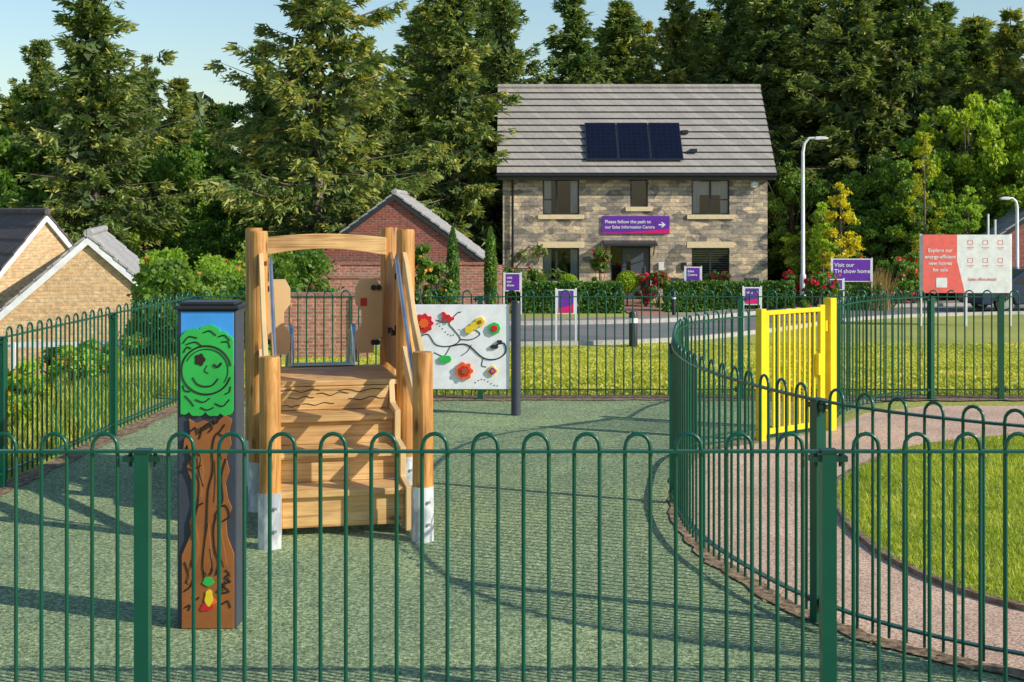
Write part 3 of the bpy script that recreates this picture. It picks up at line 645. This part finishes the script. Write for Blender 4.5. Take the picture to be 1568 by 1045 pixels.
# ---------------------------------------------------------------- gabled buildings
def gable(name,loc,rz_,w,dep,he,hr,wm,rm,nroof=9,barge=None,oh=.25,base=-2):
    e=empty(name,loc,rz_); mb=MB(); h=w/2
    mb.add([(-h,0,base),(h,0,base),(h,0,he),(0,0,hr),(-h,0,he)],[(0,1,2,3,4)],wm); mb.add([(-h,dep,base),(h,dep,base),(h,dep,he),(0,dep,hr),(-h,dep,he)],[(4,3,2,1,0)],wm)
    for s in(-1,1): mb.add([(s*h,0,base),(s*h,dep,base),(s*h,dep,he),(s*h,0,he)],[(0,1,2,3)],wm)
    mb.build('walls',e)
    mb=MB(); sl=(hr-he)/h
    for s in(-1,1):
        for i in range(nroof):
            t0=i/nroof;t1=min(1,(i+1.1)/nroof)
            xa=(h+oh)*(1-t0);xb=(h+oh)*(1-t1); za=hr-sl*xa+.04;zb=hr-sl*xb+.04
            a=[(s*xa,-.12,za+.05),(s*xa,dep+.12,za+.05),(s*xb,dep+.12,zb+.015),(s*xb,-.12,zb+.015)]; b=[(x,y,z-.06) for x,y,z in a]
            mb.add(a+b,[(0,1,2,3),(7,6,5,4),(0,4,5,1),(1,5,6,2),(3,2,6,7),(0,3,7,4)],rm)
    mb.tube([(0,-.14,hr+.07),(0,dep+.14,hr+.07)],.09,rm,8)
    mb.build('roof',e)
    if barge:
        mb=MB()
        for s in(-1,1):
            mb.prism([(0,hr+.0),(s*(h+oh),hr-sl*(h+oh)),(s*(h+oh),hr-sl*(h+oh)-.17),(0,hr-.17)],(0,-.1,0),(1,0,0),(0,0,1),(0,.09,0),barge)
        mb.build('bargeboards',e)
    return e
gable('brick_garage',(-3.68,45,0),0,5.2,5.6,.62,2.55,REDBR,TILEG,10,FRAME,base=-1.9)
gable('brick_garage',(-.5,60,0),0,5.0,6,.4,2.7,REDBR,TILED,8,None,base=-1.9)
gable('buff_brick_house',(-8.85,30,0),math.radians(13),4.4,6.5,-.45,1.52,BUFFBR,TILEG,9,S_WHITE,base=-4)
gable('buff_brick_house',(-11.7,36,0),math.radians(46),5.6,9,-1.2,1.95,BUFFBR,TILED,10,S_WHITE,base=-4)
gable('distant_house',(19.9,52.5,0),math.radians(0),5.6,7,.6,2.6,REDBR,TILEG,8,FRAME,base=-3)
def bwall(name,x0,x1,y,z0,z1,mat):
    mb=MB(); mb.b2(x0,x1,y,y+.22,z0,z1,mat); mb.b2(x0-.03,x1+.03,y-.03,y+.25,z1+.002,z1+.07,PAVBR)
    n=max(1,int((x1-x0)/2.2))
    for i in range(n+1):
        x=x0+(x1-x0)*i/n; mb.b2(x-.17,x+.17,y-.06,y-.003,z0,z1-.003,mat)
    return mb.build(name)
bwall('brick_garden_wall',-4.75,-3.1,29.5,-1.6,.3,PINKBR)
bwall('brick_garden_wall',-5.2,-.45,42,-1.8,.45,PINKBR)
bwall('brick_garden_wall',-5.0,-2.9,38,-1.8,.25,PINKBR)

# ---------------------------------------------------------------- road, pavement, lawn behind
def stripsheet(name,pts_near,pts_far,z,mat,n=6):
    mb=MB(); A=catmull(pts_near,6);B_=catmull(pts_far,6); vs=[];m=min(len(A),len(B_))
    for i in range(m):
        for k in range(n+1):
            t=k/n; x=A[i][0]*(1-t)+B_[i][0]*t; y=A[i][1]*(1-t)+B_[i][1]*t; vs.append((x,y,gz(x,y)+z))
    fs=[(i*(n+1)+k,i*(n+1)+k+1,(i+1)*(n+1)+k+1,(i+1)*(n+1)+k) for i in range(m-1) for k in range(n)]
    mb.add(vs,fs,mat); return mb.build(name)
near=[(-4.2,33.2),(.25,33.5),(3.8,34.6),(7,38),(10.5,43),(16,46),(26,48)]
far=[(-4.2,39.5),(.25,40),(3.8,41),(6,43),(9.5,47.5),(15,50.5),(26,52.5)]
pav=[(-4.2,41.2),(.25,41.8),(3.6,42.8),(5.5,44.8),(9,49.2),(14.5,52.3),(26,54.3)]
stripsheet('road',near,far,.02,ASPH); stripsheet('pavement',far,pav,.11,PAVE)
ribbon('kerb',catmull(far,6),-.02,.12,.135,KERB,h=.12); ribbon('kerb',catmull(near,6),-.12,.02,.10,KERB,h=.1)
mb=MB(); vs=[]
for i in range(10):
    y=42.6+i*1.36
    for x in (3.55,4.75): vs.append((x+(.35 if i<3 else .2),y,gz(x,y)+.03))
mb.add(vs,[(2*i,2*i+1,2*i+3,2*i+2) for i in range(9)],PAVBR); mb.build('brick_garden_path')
n=120000; t=RNG.uniform(0,1,n); Y=16.1+18*t**1.1; X=RNG.uniform(-.36,.37,n)*Y*1.02
lim=33.2+np.maximum(0,X-2)*.8; kk=(Y<lim); X=X[kk];Y=Y[kk]
mb=MB(); mb.quads(blades(X,Y,gzn(X,Y),.032,.05,1.6),GRASSB2); mb.build('verge_grass')
n=45000; Y=RNG.uniform(7,24,n); X=-3.95-RNG.uniform(0,1,n)**1.2*6
mb=MB(); mb.quads(blades(X,Y,gzn(X,Y),.16,.018,.6),GRASSB2); mb.build('rough_grass')

# ---------------------------------------------------------------- vegetation generators
def leafq(C,size,asp=.6,rng=RNG,up=0.0):
    n=len(C); d=unit(rng.normal(size=(n,3))+np.array([0,0,-.2])); r=unit(np.cross(d,rng.normal(size=(n,3)))); s=size*rng.uniform(.6,1.4,n)[:,None]
    a=d*s; b=r*s*asp*.5; return np.stack([C-a*.5,C+b,C+a*.5,C-b],1)
def clumps(centers,radii,n,rng=RNG,shell=.5):
    idx=rng.choice(len(centers),n,p=np.asarray(radii)**2/np.sum(np.asarray(radii)**2))
    d=unit(rng.normal(size=(n,3))); rr=(shell+(1-shell)*rng.uniform(0,1,n))*np.asarray(radii)[idx]*(1+.16*rng.normal(size=n))
    return np.asarray(centers)[idx]+d*rr[:,None]*np.array([1,1,.75])
def conifer(seed,H=14,R=3.0,nlev=40,twigs=9,per=11,sparse=.95,gold=.3,base=.04,rag=1.0,fill=2200):
    rng=np.random.default_rng(seed); mb=MB()
    mb.tube([(0,0,-.5),(.05,0,H*.3),(0,.06,H*.65),(0,0,H)],[H*.015,H*.011,H*.006,.012],BARK,8)
    QA=[];QB=[]; lob=rng.uniform(0,6.28,3)
    for li in range(nlev):
        t=base+(1-base)*((li+rng.uniform(-.3,.3))/nlev); t=min(.992,max(base,t)); nb=rng.integers(4,7)
        a0=rng.uniform(0,6.28)
        for b in range(nb):
            if rng.random()>sparse: continue
            az=a0+b*6.283/nb+rng.normal()*.3
            L=R*((1-t)**.68+.012)*rng.uniform(.45,1.25)**rag*(1+.2*math.sin(az+lob[0]+t*5)+.14*math.sin(2*az+lob[1]+t*9))
            up=rng.uniform(-.1,.15)+.5*t**1.5; z0=H*t
            dirv=np.array([math.cos(az),math.sin(az),0.]); lat=np.array([-math.sin(az),math.cos(az),0.])
            droop=-.42*L*(1-t*.9)*rng.uniform(.6,1.3); tipu=.3*L
            def pos(s): return dirv[None]*(s*L)[:,None]+np.array([0,0,1.])[None]*(z0+s*L*up+droop*s**1.3+tipu*np.maximum(0,s-.55)**1.5*2)[:,None]
            nt_=max(4,int(twigs*(.35+.65*L/R)*2))
            s=rng.uniform(.1,1,nt_)**.8; base_=pos(s); sd=rng.choice([-1,1],nt_)
            tl=(.34*L*(1.08-s)+.17)*rng.uniform(.6,1.25,nt_)
            td=dirv[None]*rng.uniform(.45,1.0,nt_)[:,None]+lat[None]*(sd*rng.uniform(.35,1.,nt_))[:,None]; td[:,2]=rng.uniform(-.8,-.05,nt_)*(1-t*.7)+.25*t
            td=unit(td)
            m=nt_*per; ti=np.repeat(np.arange(nt_),per); u=rng.uniform(0,1,m)
            P=base_[ti]+td[ti]*(tl[ti]*u)[:,None]; P[:,2]-=.22*tl[ti]*u*u+ rng.uniform(0,.12,m)
            P+=rng.normal(size=(m,3))*.04
            d=unit(td[ti]+rng.normal(size=(m,3))*.45+np.array([0,0,-.35*(1-t)])); l_=rng.uniform(.14,.28,m)[:,None]
            wv=unit(np.cross(d,rng.normal(size=(m,3))))*rng.uniform(.026,.056,m)[:,None]
            Q=np.stack([P-wv,P+wv,P+d*l_+wv*.35,P+d*l_-wv*.35],1)
            bt=rng.random()<gold*1.6
            tip=(u>.45)&(rng.random(m)<(.75 if bt else .15)); QA.append(Q[~tip]); QB.append(Q[tip])
            if L>.6:
                pp=pos(np.array([0.02,.5,.95])); mb.tube([tuple(x) for x in pp],[.035,.022,.006],BARK,4,caps=False)
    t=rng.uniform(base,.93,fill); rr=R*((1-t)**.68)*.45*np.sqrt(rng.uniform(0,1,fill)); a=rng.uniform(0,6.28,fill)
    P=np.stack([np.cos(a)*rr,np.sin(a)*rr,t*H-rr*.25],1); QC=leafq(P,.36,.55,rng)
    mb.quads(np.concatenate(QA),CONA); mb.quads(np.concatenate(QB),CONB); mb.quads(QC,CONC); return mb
CON=[conifer(1,14,3.1,42,10,12,.92,gold=.3,rag=1.2).build('conifer_tree'),conifer(2,14,2.5,46,10,12,.92,gold=.15,rag=1.2).build('conifer_tree'),conifer(3,14,3.7,31,13,13,.85,gold=.5,rag=1.5,fill=1500).build('conifer_tree'),conifer(4,14,2.3,46,10,12,.92,gold=.2,rag=1.2).build('conifer_tree'),conifer(5,14,2.9,40,10,12,.88,gold=.12,rag=1.5).build('conifer_tree')]
used=[False]*5
def put(objs,usedl,k,x,y,z,s,sxy,rz_,name):
    if not usedl[k]: o=objs[k]; usedl[k]=True
    else: o=bpy.data.objects.new(name,objs[k].data); COL.objects.link(o)
    o.location=(x,y,z); o.scale=(sxy,sxy,s); o.rotation_euler=(random.uniform(-.02,.02),random.uniform(-.025,.025),rz_)
def con(px,Y,topy,k,wid=1.0):
    x=(px-784)*Y/2200; top=2.11+(319-topy)*Y/2200; z=gz(x,Y)-.2; s=(top-z)/14
    put(CON,used,k,x,Y,z,s,s*wid,random.uniform(0,6.28),'conifer_tree')
for a in [(150,48,-60,0,1.2),(70,56,60,1,1.1),(218,60,80,4,.7),(485,50,-170,2,1.15),(400,60,60,1,.95),(560,60,50,4,.85),(700,56,-90,0,1.1),(775,60,-40,4,.95),(640,64,0,3,1.2),(735,68,-10,1,1.1),
    (885,64,-25,1,1.15),(940,66,-5,3,1.3),(990,70,30,4,.95),(1040,66,-30,0,.95),(1085,70,10,3,1.3),(1125,66,-60,4,1.1),(1185,64,-80,1,1.2),(1250,66,-40,0,.95),(1300,62,-80,4,1.15),(1350,66,-60,3,1.4),(1400,62,-40,0,1.0),
    (1452,64,0,1,1.2),(1500,68,30,3,1.4),(1545,62,10,4,1.05),(1610,60,-20,0,1),(1220,72,-20,3,1.5),(1370,74,-20,3,1.5),(1480,76,20,3,1.4),(1160,74,-10,3,1.4),(1065,76,30,1,1.3),(920,76,40,1,1.3),(1280,76,10,1,1.4),(1430,76,20,1,1.4),(1520,74,50,1,1.4),
    (-30,60,100,0,1),(270,70,115,3,1.2),(330,72,155,3,1.3),(600,72,120,3,1.4),(15,66,145,3,1.5),(845,78,120,3,1.3),(430,72,110,1,1.3),(120,70,90,1,1.3),(680,74,40,1,1.4),(190,72,110,3,1.3)]: con(*a)
def decid(seed,H=8,R=3,n=30000,leaf=.2,mat=LEAFA,nc=70,mat2=None):
    rng=np.random.default_rng(seed); mb=MB(); C=[];r=[]
    for i in range(nc):
        d=rng.normal(size=3); d/=np.linalg.norm(d); k=rng.uniform(.3,1.08)**.6; c=np.array([d[0]*R*k,d[1]*R*k,H*.56+d[2]*H*.42*k])
        if c[2]<H*.12: c[2]=H*.12+rng.random()*.5
        C.append(c); r.append(rng.uniform(.07,.21)*R)
    C=np.array(C); mb.tube([(0,0,-.5),(.05,0,H*.25),(0,.1,H*.5)],[H*.025,H*.02,H*.012],BARK,8)
    for c in C[::3]: mb.tube([(0,0,H*.22),tuple(c*np.array([.45,.45,.75])),tuple(c)],[.07,.04,.012],BARK,5,caps=False)
    P=clumps(C,r,n,rng,.35); k=rng.random(n)<(.3 if mat2 else 0)
    mb.quads(leafq(P[~k],leaf,.7,rng),mat)
    if mat2: mb.quads(leafq(P[k],leaf,.7,rng),mat2)
    return mb
DEC=[decid(21,8,3.0,36000,.17,LEAFA,120,LEAFL).build('broadleaf_tree'),decid(22,8,2.6,32000,.17,LEAFA,100).build('broadleaf_tree'),decid(23,8,2.8,36000,.17,LEAFL,120,LEAFA).build('broadleaf_tree')]
usedd=[False]*3
def dec(px,Y,topy,k,wid=1.0):
    x=(px-784)*Y/2200; top=2.11+(319-topy)*Y/2200; z=gz(x,Y)-.2; s=(top-z)/8
    put(DEC,usedd,k,x,Y,z,s,s*wid,random.uniform(0,6.28),'broadleaf_tree')
for a in [(40,56,140,0,.9),(-30,54,190,1,1),(110,52,290,1,1.1),(250,55,200,1,.9),(200,50,300,0,1.1),(340,60,170,0,.9),(390,56,250,1,1),(300,50,310,1,1),(430,50,330,1,1),(470,54,290,0,1.1),(560,58,250,1,1),(640,58,270,0,1),(720,64,250,1,1),(845,72,150,1,1),
    (1215,60,240,1,.9),(1300,58,260,1,1.1),(1385,57,220,0,1),(1480,57,130,2,.8),(1560,57,110,2,.8),(1610,55,170,2,1),(1440,55,300,0,1),(1350,56,310,1,1.1),(1520,56,270,0,1.1),(1250,57,335,0,1.1),(1200,62,340,1,1.2),(1080,66,200,1,1),(950,66,220,1,1),(10,50,310,0,1.1),(280,66,230,1,1.3),(150,66,230,1,1.4),(520,66,230,1,1.3)]: dec(*a)
def undergrowth():
    mb=MB(); cs=[];r=[]
    for i in range(420):
        x=RNG.uniform(-30,32); y=RNG.uniform(47,60)
        if -6<x<12: y=RNG.uniform(64,70)
        if x>12: y=RNG.uniform(57,64)
        R=RNG.uniform(.5,1.3); cs.append((x,y,gz(x,y)+RNG.uniform(0,2.6))); r.append(R)
    P=clumps(np.array(cs),r,80000,RNG,.5); k=RNG.random(len(P))<.25
    mb.quads(leafq(P[~k],.24,.7),LEAFA); mb.quads(leafq(P[k],.22,.7),LEAFL); mb.build('woodland_undergrowth')
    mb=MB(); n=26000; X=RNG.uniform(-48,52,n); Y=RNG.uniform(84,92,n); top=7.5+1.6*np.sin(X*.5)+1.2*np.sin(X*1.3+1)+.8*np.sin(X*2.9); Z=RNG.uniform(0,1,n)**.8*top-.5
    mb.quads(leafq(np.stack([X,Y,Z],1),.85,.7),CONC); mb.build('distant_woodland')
undergrowth()
def shrub(name,x,y,w,h,n,mat,leaf=.09,fl=None,nf=0,fs=.12,nc=22,z=None):
    mb=MB(); z=gz(x,y) if z is None else z; C=[];r=[]
    for i in range(nc):
        k=RNG.random()
        C.append((RNG.uniform(-.5,.5)*w*.9*(1.1-k*.6),RNG.uniform(-.5,.5)*w*.7,h*(.18+.72*k))); r.append(min(w,h)*RNG.uniform(.09,.22))
    P=clumps(np.array(C),r,n,RNG,.4); mb.quads(leafq(P,leaf,.7),mat)
    if fl:
        P=clumps(np.array(C),np.array(r)*1.15,nf,RNG,.95)
        for dd in range(3): mb.quads(leafq(P+RNG.normal(size=P.shape)*.02,fs,.9),fl)
    for c in C[::2]: mb.tube([(0,0,-.1),c],[.02,.008],BARK,5)
    return mb.build(name,loc=(x,y,z))
def ball(name,x,y,r,z0,n=5000,mat=LEAFL):
    mb=MB(); P=unit(RNG.normal(size=(n,3)))*r*RNG.uniform(.82,1.04,(n,1)); P[:,2]+=r+z0; mb.quads(leafq(P,.07,.7),mat)
    mb.tube([(0,0,0),(0,0,z0+r)],.03,BARK,6); return mb.build(name,loc=(x,y,gz(x,y)))
def hedge(name,x0,x1,y,h,d=.6,n=14000):
    mb=MB(); X=RNG.uniform(x0,x1,n);Yy=RNG.uniform(0,1,n)*d;Z=RNG.uniform(0,1,n)*h; f=RNG.integers(0,3,n)
    Yy[f==0]=RNG.uniform(-.06,.06,np.sum(f==0)); Z[f==1]=h+RNG.normal(size=np.sum(f==1))*.05
    P=np.stack([X,Yy+y,Z+gzn(X,Yy+y)],1); mb.quads(leafq(P,.1,.7),HEDGE)
    zz=gz((x0+x1)/2,y); mb.b2(x0+.05,x1-.05,y+.1,y+d-.1,zz-.1,zz+h-.1,HEDGE); return mb.build(name)
hedge('box_hedge',.3,3.6,46.5,.9); hedge('box_hedge',5.0,9.3,47.2,.9,n=18000); hedge('box_hedge',10.4,12.4,48,.8,n=8000)
ball('topiary_ball',1.95,50,.36,.45);ball('topiary_ball',4.05,50.5,.38,.5)
for x,y in ((4.7,50.6),(7.4,51),(7.0,51.2),(9.6,49.5),(10.3,49),(5.1,50.2)): shrub('flowering_shrub',x,y,.9,1.35,1900,HEDGE,.08,FLR,75,.13)
for x,y,h in ((-1.7,41.2,2.75),(-.62,41.4,2.75)):
    mb=MB(); n=6000; t=RNG.uniform(0,1,n); a=RNG.uniform(0,6.28,n); rr=.18*np.sin(np.pi*np.minimum(1,t*.93+.07))**.6*RNG.uniform(.6,1.05,n)
    mb.quads(leafq(np.stack([np.cos(a)*rr,np.sin(a)*rr,t*h],1),.09,.5),HEDGE); mb.tube([(0,0,0),(0,0,h*.9)],.03,BARK,6); mb.build('cypress',loc=(x,y,gz(x,y)))
for x,y,w,h in ((-2.5,39,1.0,2.4),(-2.1,40,1.0,1.9),(-.2,47,1.0,1.5),(.8,48,1.0,1.5),(3.2,52,.9,2.2)): shrub('garden_shrub',x,y,w,h,3800,LEAFA,.11,FLO if x<-2 else FLR,40,.1)
for x,y,w,h in ((9.9,46,1.4,1.3),(11.5,50,1.5,1.7),(12.9,49,1.4,1.7),(14.3,51,1.6,2.1),(12.2,53,1.8,2.2),(16.8,55,2.5,2.2)): shrub('rose_bush',x,y,w,h,5000,LEAFA,.11,FLR,70,.12)
for x,y,w,h,fl in ((-6.35,26,1.3,2.4,FLO),(-5.9,25,1.3,1.9,None),(-5.3,23.5,1.3,1.6,None),(-6.0,30,1.8,2.2,FLO),(-5.2,34,2.0,2.4,None),(-7.0,34,2.0,2.7,FLR),(-6.4,38,2.6,2.6,None),(-4.8,20,1.0,.9,None),(-5.1,27,1.3,1.7,None),(-8.3,27,1.6,1.3,None)): shrub('wild_shrub',x,y,w,h,8000,LEAFA if fl is None else LEAFL,.10,fl,50,.1,34)
for x,y in ((-5.2,17),(-5.5,15.5),(-5.0,13.5),(-5.4,19)): shrub('roadside_weeds',x,y,1.2,.5,2500,LEAFL,.07,FLO,25,.05)
mb=MB(); X=RNG.normal(size=500)*.2;Yr=RNG.normal(size=500)*.2; mb.quads(blades(X,Yr,np.zeros(500),1.15,.025,.35),REEDM); mb.build('ornamental_grass',loc=(12.3,48.3,gz(12.3,48.3)))
def young(x,y,h,w,mat,seed):
    rng=np.random.default_rng(seed); mb=MB(); mb.tube([(0,0,0),(.03,0,h*.5),(0,0,h)],[.05,.035,.01],BARK,6); C=[];r=[]
    for i in range(40):
        t=rng.uniform(.25,1); a=rng.uniform(0,6.28); k=w*.5*(1.05-t)**.6*rng.uniform(.4,1.1); c=(math.cos(a)*k,math.sin(a)*k,h*t); C.append(c); r.append(.2)
        mb.tube([(0,0,h*t-k*.9),c],[.015,.005],BARK,4,caps=False)
    mb.quads(leafq(clumps(np.array(C),r,3600,rng,.1),.11,.6,rng),mat); mb.build('young_tree',loc=(x,y,gz(x,y)))
young(11.2,49,4.2,1.7,LEAFY,5); young(15.2,53,6.2,2.0,LEAFY,6); young(10.8,50,3.6,1.4,LEAFL,8); young(16.5,52,4.2,1.8,LEAFL,9)

# ---------------------------------------------------------------- street furniture
def lamp(x,y,top,arm):
    z=gz(x,y); e=empty('street_lamp',(x,y,z)); h=top-z; mb=MB()
    mb.tube([(0,0,0),(0,0,1.2)],.1,WHITE,14); mb.tube([(0,0,1.2),(0,0,1.25),(0,0,h*.92),(.06*arm,0,h*.97),(.25*arm,0,h),(.5*arm,0,h)],[.1,.07,.055,.05,.04,.04],WHITE,12,ref=(0,1,0)); mb.build('column',e)
    mb=MB(); mb.prism([(.42*arm,-.03),(.5*arm,.05),(.85*arm,.05),(1.0*arm,.0),(.95*arm,-.05),(.5*arm,-.06)],(0,-.1,h),(1,0,0),(0,0,1),(0,.2,0),WHITE); mb.build('lantern',e,.02)
lamp(9.72,48,4.45,.85); lamp(17.4,49.5,2.45,-.6)
mb=MB(); mb.tube([(0,0,0),(0,0,5.2)],.04,WHITE,10); mb.tube([(.25,0,0),(.25,0,5.0)],.04,WHITE,10); mb.build('flag_pole',loc=(16.9,51,-3.3))
def board(name,x,y,w,z0,z1,face,mid=None,txt=None,posts=True,tc=S_WHITE,ts=.12):
    g=gz(x,y); e=empty(name,(x,y,g)); mb=MB(); mb.b2(-w/2,w/2,-.02,.02,z0-g,z1-g,S_WHITE)
    mb.b2(-w/2+.03,w/2-.03,-.026,-.021,z0-g+.03,z1-g-.03,face); mb.build('face',e)
    if mid:
        mb=MB(); mb.prism([(-w/2+.03,z0-g+.03),(w/2-.03,z0-g+.03),(w/2-.03,z0-g+(z1-z0)*.4),(-w/2+.03,z0-g+(z1-z0)*.22)],(0,-.03,0),(1,0,0),(0,0,1),(0,.003,0),mid); mb.build('colour_band',e)
    mb=MB()
    for s in (-1,1): mb.b2(s*(w/2+.025)-.022,s*(w/2+.025)+.022,-.02,.02,0,z1-g+.03,WHITE)
    mb.build('posts',e)
    if txt:
        for i,l in enumerate(txt): text(l,e,(-w/2+.06,-.034,z1-g-.06-ts*1.1*(i+1)),ts,tc,bold=.002)
board('sales_sign',1.29,34.3,.42,-.42,.17,S_PURP,S_PINK)
board('sales_sign',.02,46,.5,-.55,.03,S_PURP,None,['visit','our','show'],ts=.11)
board('sales_sign',6.05,48,.5,-.5,.15,S_PURP,None,['Sales','Centre'],ts=.11)
board('sales_sign',6.35,38,.42,-.45,.02,S_PURP,S_PINK,['visit'],ts=.1)
board('sales_sign',10.2,45.8,.7,-.5,-.15,S_PURP,None,['welcome'],ts=.12)
board('sales_sign',11.35,48,1.3,-.35,.42,S_PURP,None,['Visit our','TH show home'],ts=.19)
g=gz(12.7,40); bb=empty('advertising_billboard',(12.65,40,g)); z0,z1=-.25-g,1.37-g
mb=MB(); mb.b2(-1.22,1.22,-.03,.03,z0,z1,S_WHITE); mb.build('board',bb); mb=MB(); mb.b2(-1.22,-.27,-.036,-.0315,z0,z1,S_CORAL)
mb.prism([(-.27,z0),(-.05,z0),(-.27,z0+.9)],(0,-.036,0),(1,0,0),(0,0,1),(0,.004,0),S_CORAL); mb.build('coral_panel',bb)
mb=MB()
for x in (-1.25,1.25): mb.b2(x-.03,x+.03,.031,.11,0,z1+.02,WHITE)
mb.b2(-.04,.04,.031,.11,0,z1,WHITE)
mb.build('posts',bb)
for i,l in enumerate(['Explore our','energy-efficient','new homes','for sale']): text(l,bb,(-.74,-.042,z1-.48-i*.18),.14,S_WHITE,'CENTER',bold=.002)
mb=MB()
for r_ in range(2):
    for c_ in range(3):
        cx=.1+c_*.42; cz=z1-.27-r_*.5; mb.b2(cx-.06,cx+.06,-.035,-.031,cz-.01,cz+.0,S_CORAL); mb.b2(cx-.06,cx+.06,-.035,-.031,cz+.11,cz+.12,S_CORAL); mb.b2(cx-.07,cx-.06,-.035,-.031,cz,cz+.11,S_CORAL); mb.b2(cx+.06,cx+.07,-.035,-.031,cz,cz+.11,S_CORAL); mb.b2(cx-.1,cx+.1,-.035,-.031,cz-.09,cz-.08,S_CORAL); mb.b2(cx-.07,cx+.07,-.035,-.031,cz-.13,cz-.12,S_CORAL)
mb.build('icons',bb)
text('Sales office ahead',bb,(.05,-.042,z0+.35),.11,S_CORAL,bold=.001)
mb=MB(); mb.b2(-.85,-.55,-.044,-.037,z0+.15,z0+.42,S_WHITE); mb.build('logo_block',bb)
mb=MB(); mb.tube([(0,0,0),(0,0,.78),(0,0,.82)],[.1,.1,.08],BLACK,16); mb.tube([(0,0,.56),(0,0,.67)],.103,WHITE,16); mb.build('bollard',loc=(2.8,33.2,gz(2.8,33.2)))
mb=MB(); mb.tube([(0,0,0),(0,0,.8),(0,0,.84)],[.06,.06,.04],BLACK,16); mb.tube([(0,0,.6),(0,0,.68)],.063,WHITE,16); mb.build('bollard',loc=(4.9,43.5,gz(4.9,43.5)))
for x,y in ((5.85,52.5),(8.75,52.5),(6.2,51.5)):
    mb=MB(); mb.prism([(-.2,0),(.2,0),(.25,.95),(-.25,.95)],(0,-.22,0),(1,0,0),(0,0,1),(0,.44,0),SLATE); mb.build('planter',None,.01,loc=(x,y,gz(x,y)))
e=empty('flag',(-.75,43.5,gz(-.75,43.5))); mb=MB(); mb.tube([(0,0,0),(0,0,2.3)],.018,WHITE,8); mb.build('pole',e)
mb=MB(); vs=[(.02+.06*i,.03*math.sin(i*1.5),2.28-j*.42-.05*i) for j in range(2) for i in range(4)]; mb.add(vs,[(i,i+1,i+5,i+4) for i in range(3)],P_RED,True); mb.build('cloth',e)
cx,cy=17.2,47.8; car=empty('parked_car',(cx,cy,gz(cx,cy)+.03),math.radians(10)); CARP=paint('car_paint_navy',(.03,.045,.09),.2)
mb=MB(); body=[(-2.1,.25),(-2.15,.6),(-2.05,.85),(-1.3,.95),(-.6,1.4),(.9,1.45),(1.7,1.0),(2.1,.9),(2.15,.5),(2.1,.25),(1.75,.25),(1.65,.5),(1.35,.62),(1.05,.5),(.95,.25),(-.95,.25),(-1.05,.5),(-1.35,.62),(-1.65,.5),(-1.75,.25)]
mb.prism(body,(0,-.85,0),(1,0,0),(0,0,1),(0,1.7,0),CARP); mb.build('body',car,.05)
mb=MB(); mb.prism([(-1.05,.95),(-.5,1.34),(.1,1.37),(.1,.95)],(0,-.86,0),(1,0,0),(0,0,1),(0,1.72,0),BLACK); mb.prism([(.18,.95),(.18,1.37),(.85,1.38),(1.4,.98)],(0,-.86,0),(1,0,0),(0,0,1),(0,1.72,0),BLACK); mb.build('side_windows',car)
mb=MB()
for x in(-1.35,1.35):
    for y in(-.86,.7): mb.tube([(x,y,.31),(x,y+.17,.31)],.31,BLACK,20); mb.tube([(x,y-.01,.31),(x,y+.18,.31)],.19,STEEL,16)
mb.build('wheels',car)
e=empty('timber_slat_fence',(-9.6,23.5,-1.5),math.radians(4)); mb=MB()
for i in range(34): mb.b2(i*.125,i*.125+.09,0,.025,.0,1.0+.03*math.sin(i*2.3),PLANK)
mb.b2(0,4.25,.026,.06,.25,.33,PLANK); mb.b2(0,4.25,.026,.06,.8,.88,PLANK); mb.build('slats',e)
mb=MB(); mb.b2(0,4.4,-.05,.0,1.33,1.41,WHITE)
for x in (0,1.4,2.8,4.3): mb.b2(x,x+.07,-.12,-.055,-.3,1.4,WHITE)
mb.build('top_rail',e)

# ---------------------------------------------------------------- light, sky, camera
EL=math.radians(29); AZ=math.radians(-23)
ts=Vector((math.cos(AZ)*math.cos(EL),math.sin(AZ)*math.cos(EL),math.sin(EL)))
sun=bpy.data.lights.new('sun','SUN'); sun.energy=5; sun.angle=math.radians(.5); sun.color=(1,.92,.78)
so=bpy.data.objects.new('sun',sun); COL.objects.link(so); so.rotation_euler=ts.to_track_quat('Z','Y').to_euler()
w=bpy.data.worlds.new('World'); sc.world=w; w.use_nodes=True; nt=w.node_tree
sky=nt.nodes.new('ShaderNodeTexSky'); sky.sky_type='NISHITA'; sky.sun_disc=False; sky.sun_elevation=EL; sky.sun_rotation=math.radians(90)-AZ; sky.air_density=1.3; sky.dust_density=.4; sky.ozone_density=4.0
nt.links.new(sky.outputs[0],nt.nodes['Background'].inputs[0]); nt.nodes['Background'].inputs[1].default_value=.15
cam=bpy.data.cameras.new('camera'); co=bpy.data.objects.new('camera',cam); COL.objects.link(co)
co.location=(0,0,2.11); co.rotation_euler=(math.pi/2,0,0); cam.sensor_width=36; cam.lens=2200/1568*36; cam.shift_y=-.1298; cam.clip_end=2000; cam.clip_start=.05
sc.camera=co
sc.view_settings.view_transform='Standard'; sc.view_settings.look='None'; sc.view_settings.exposure=0
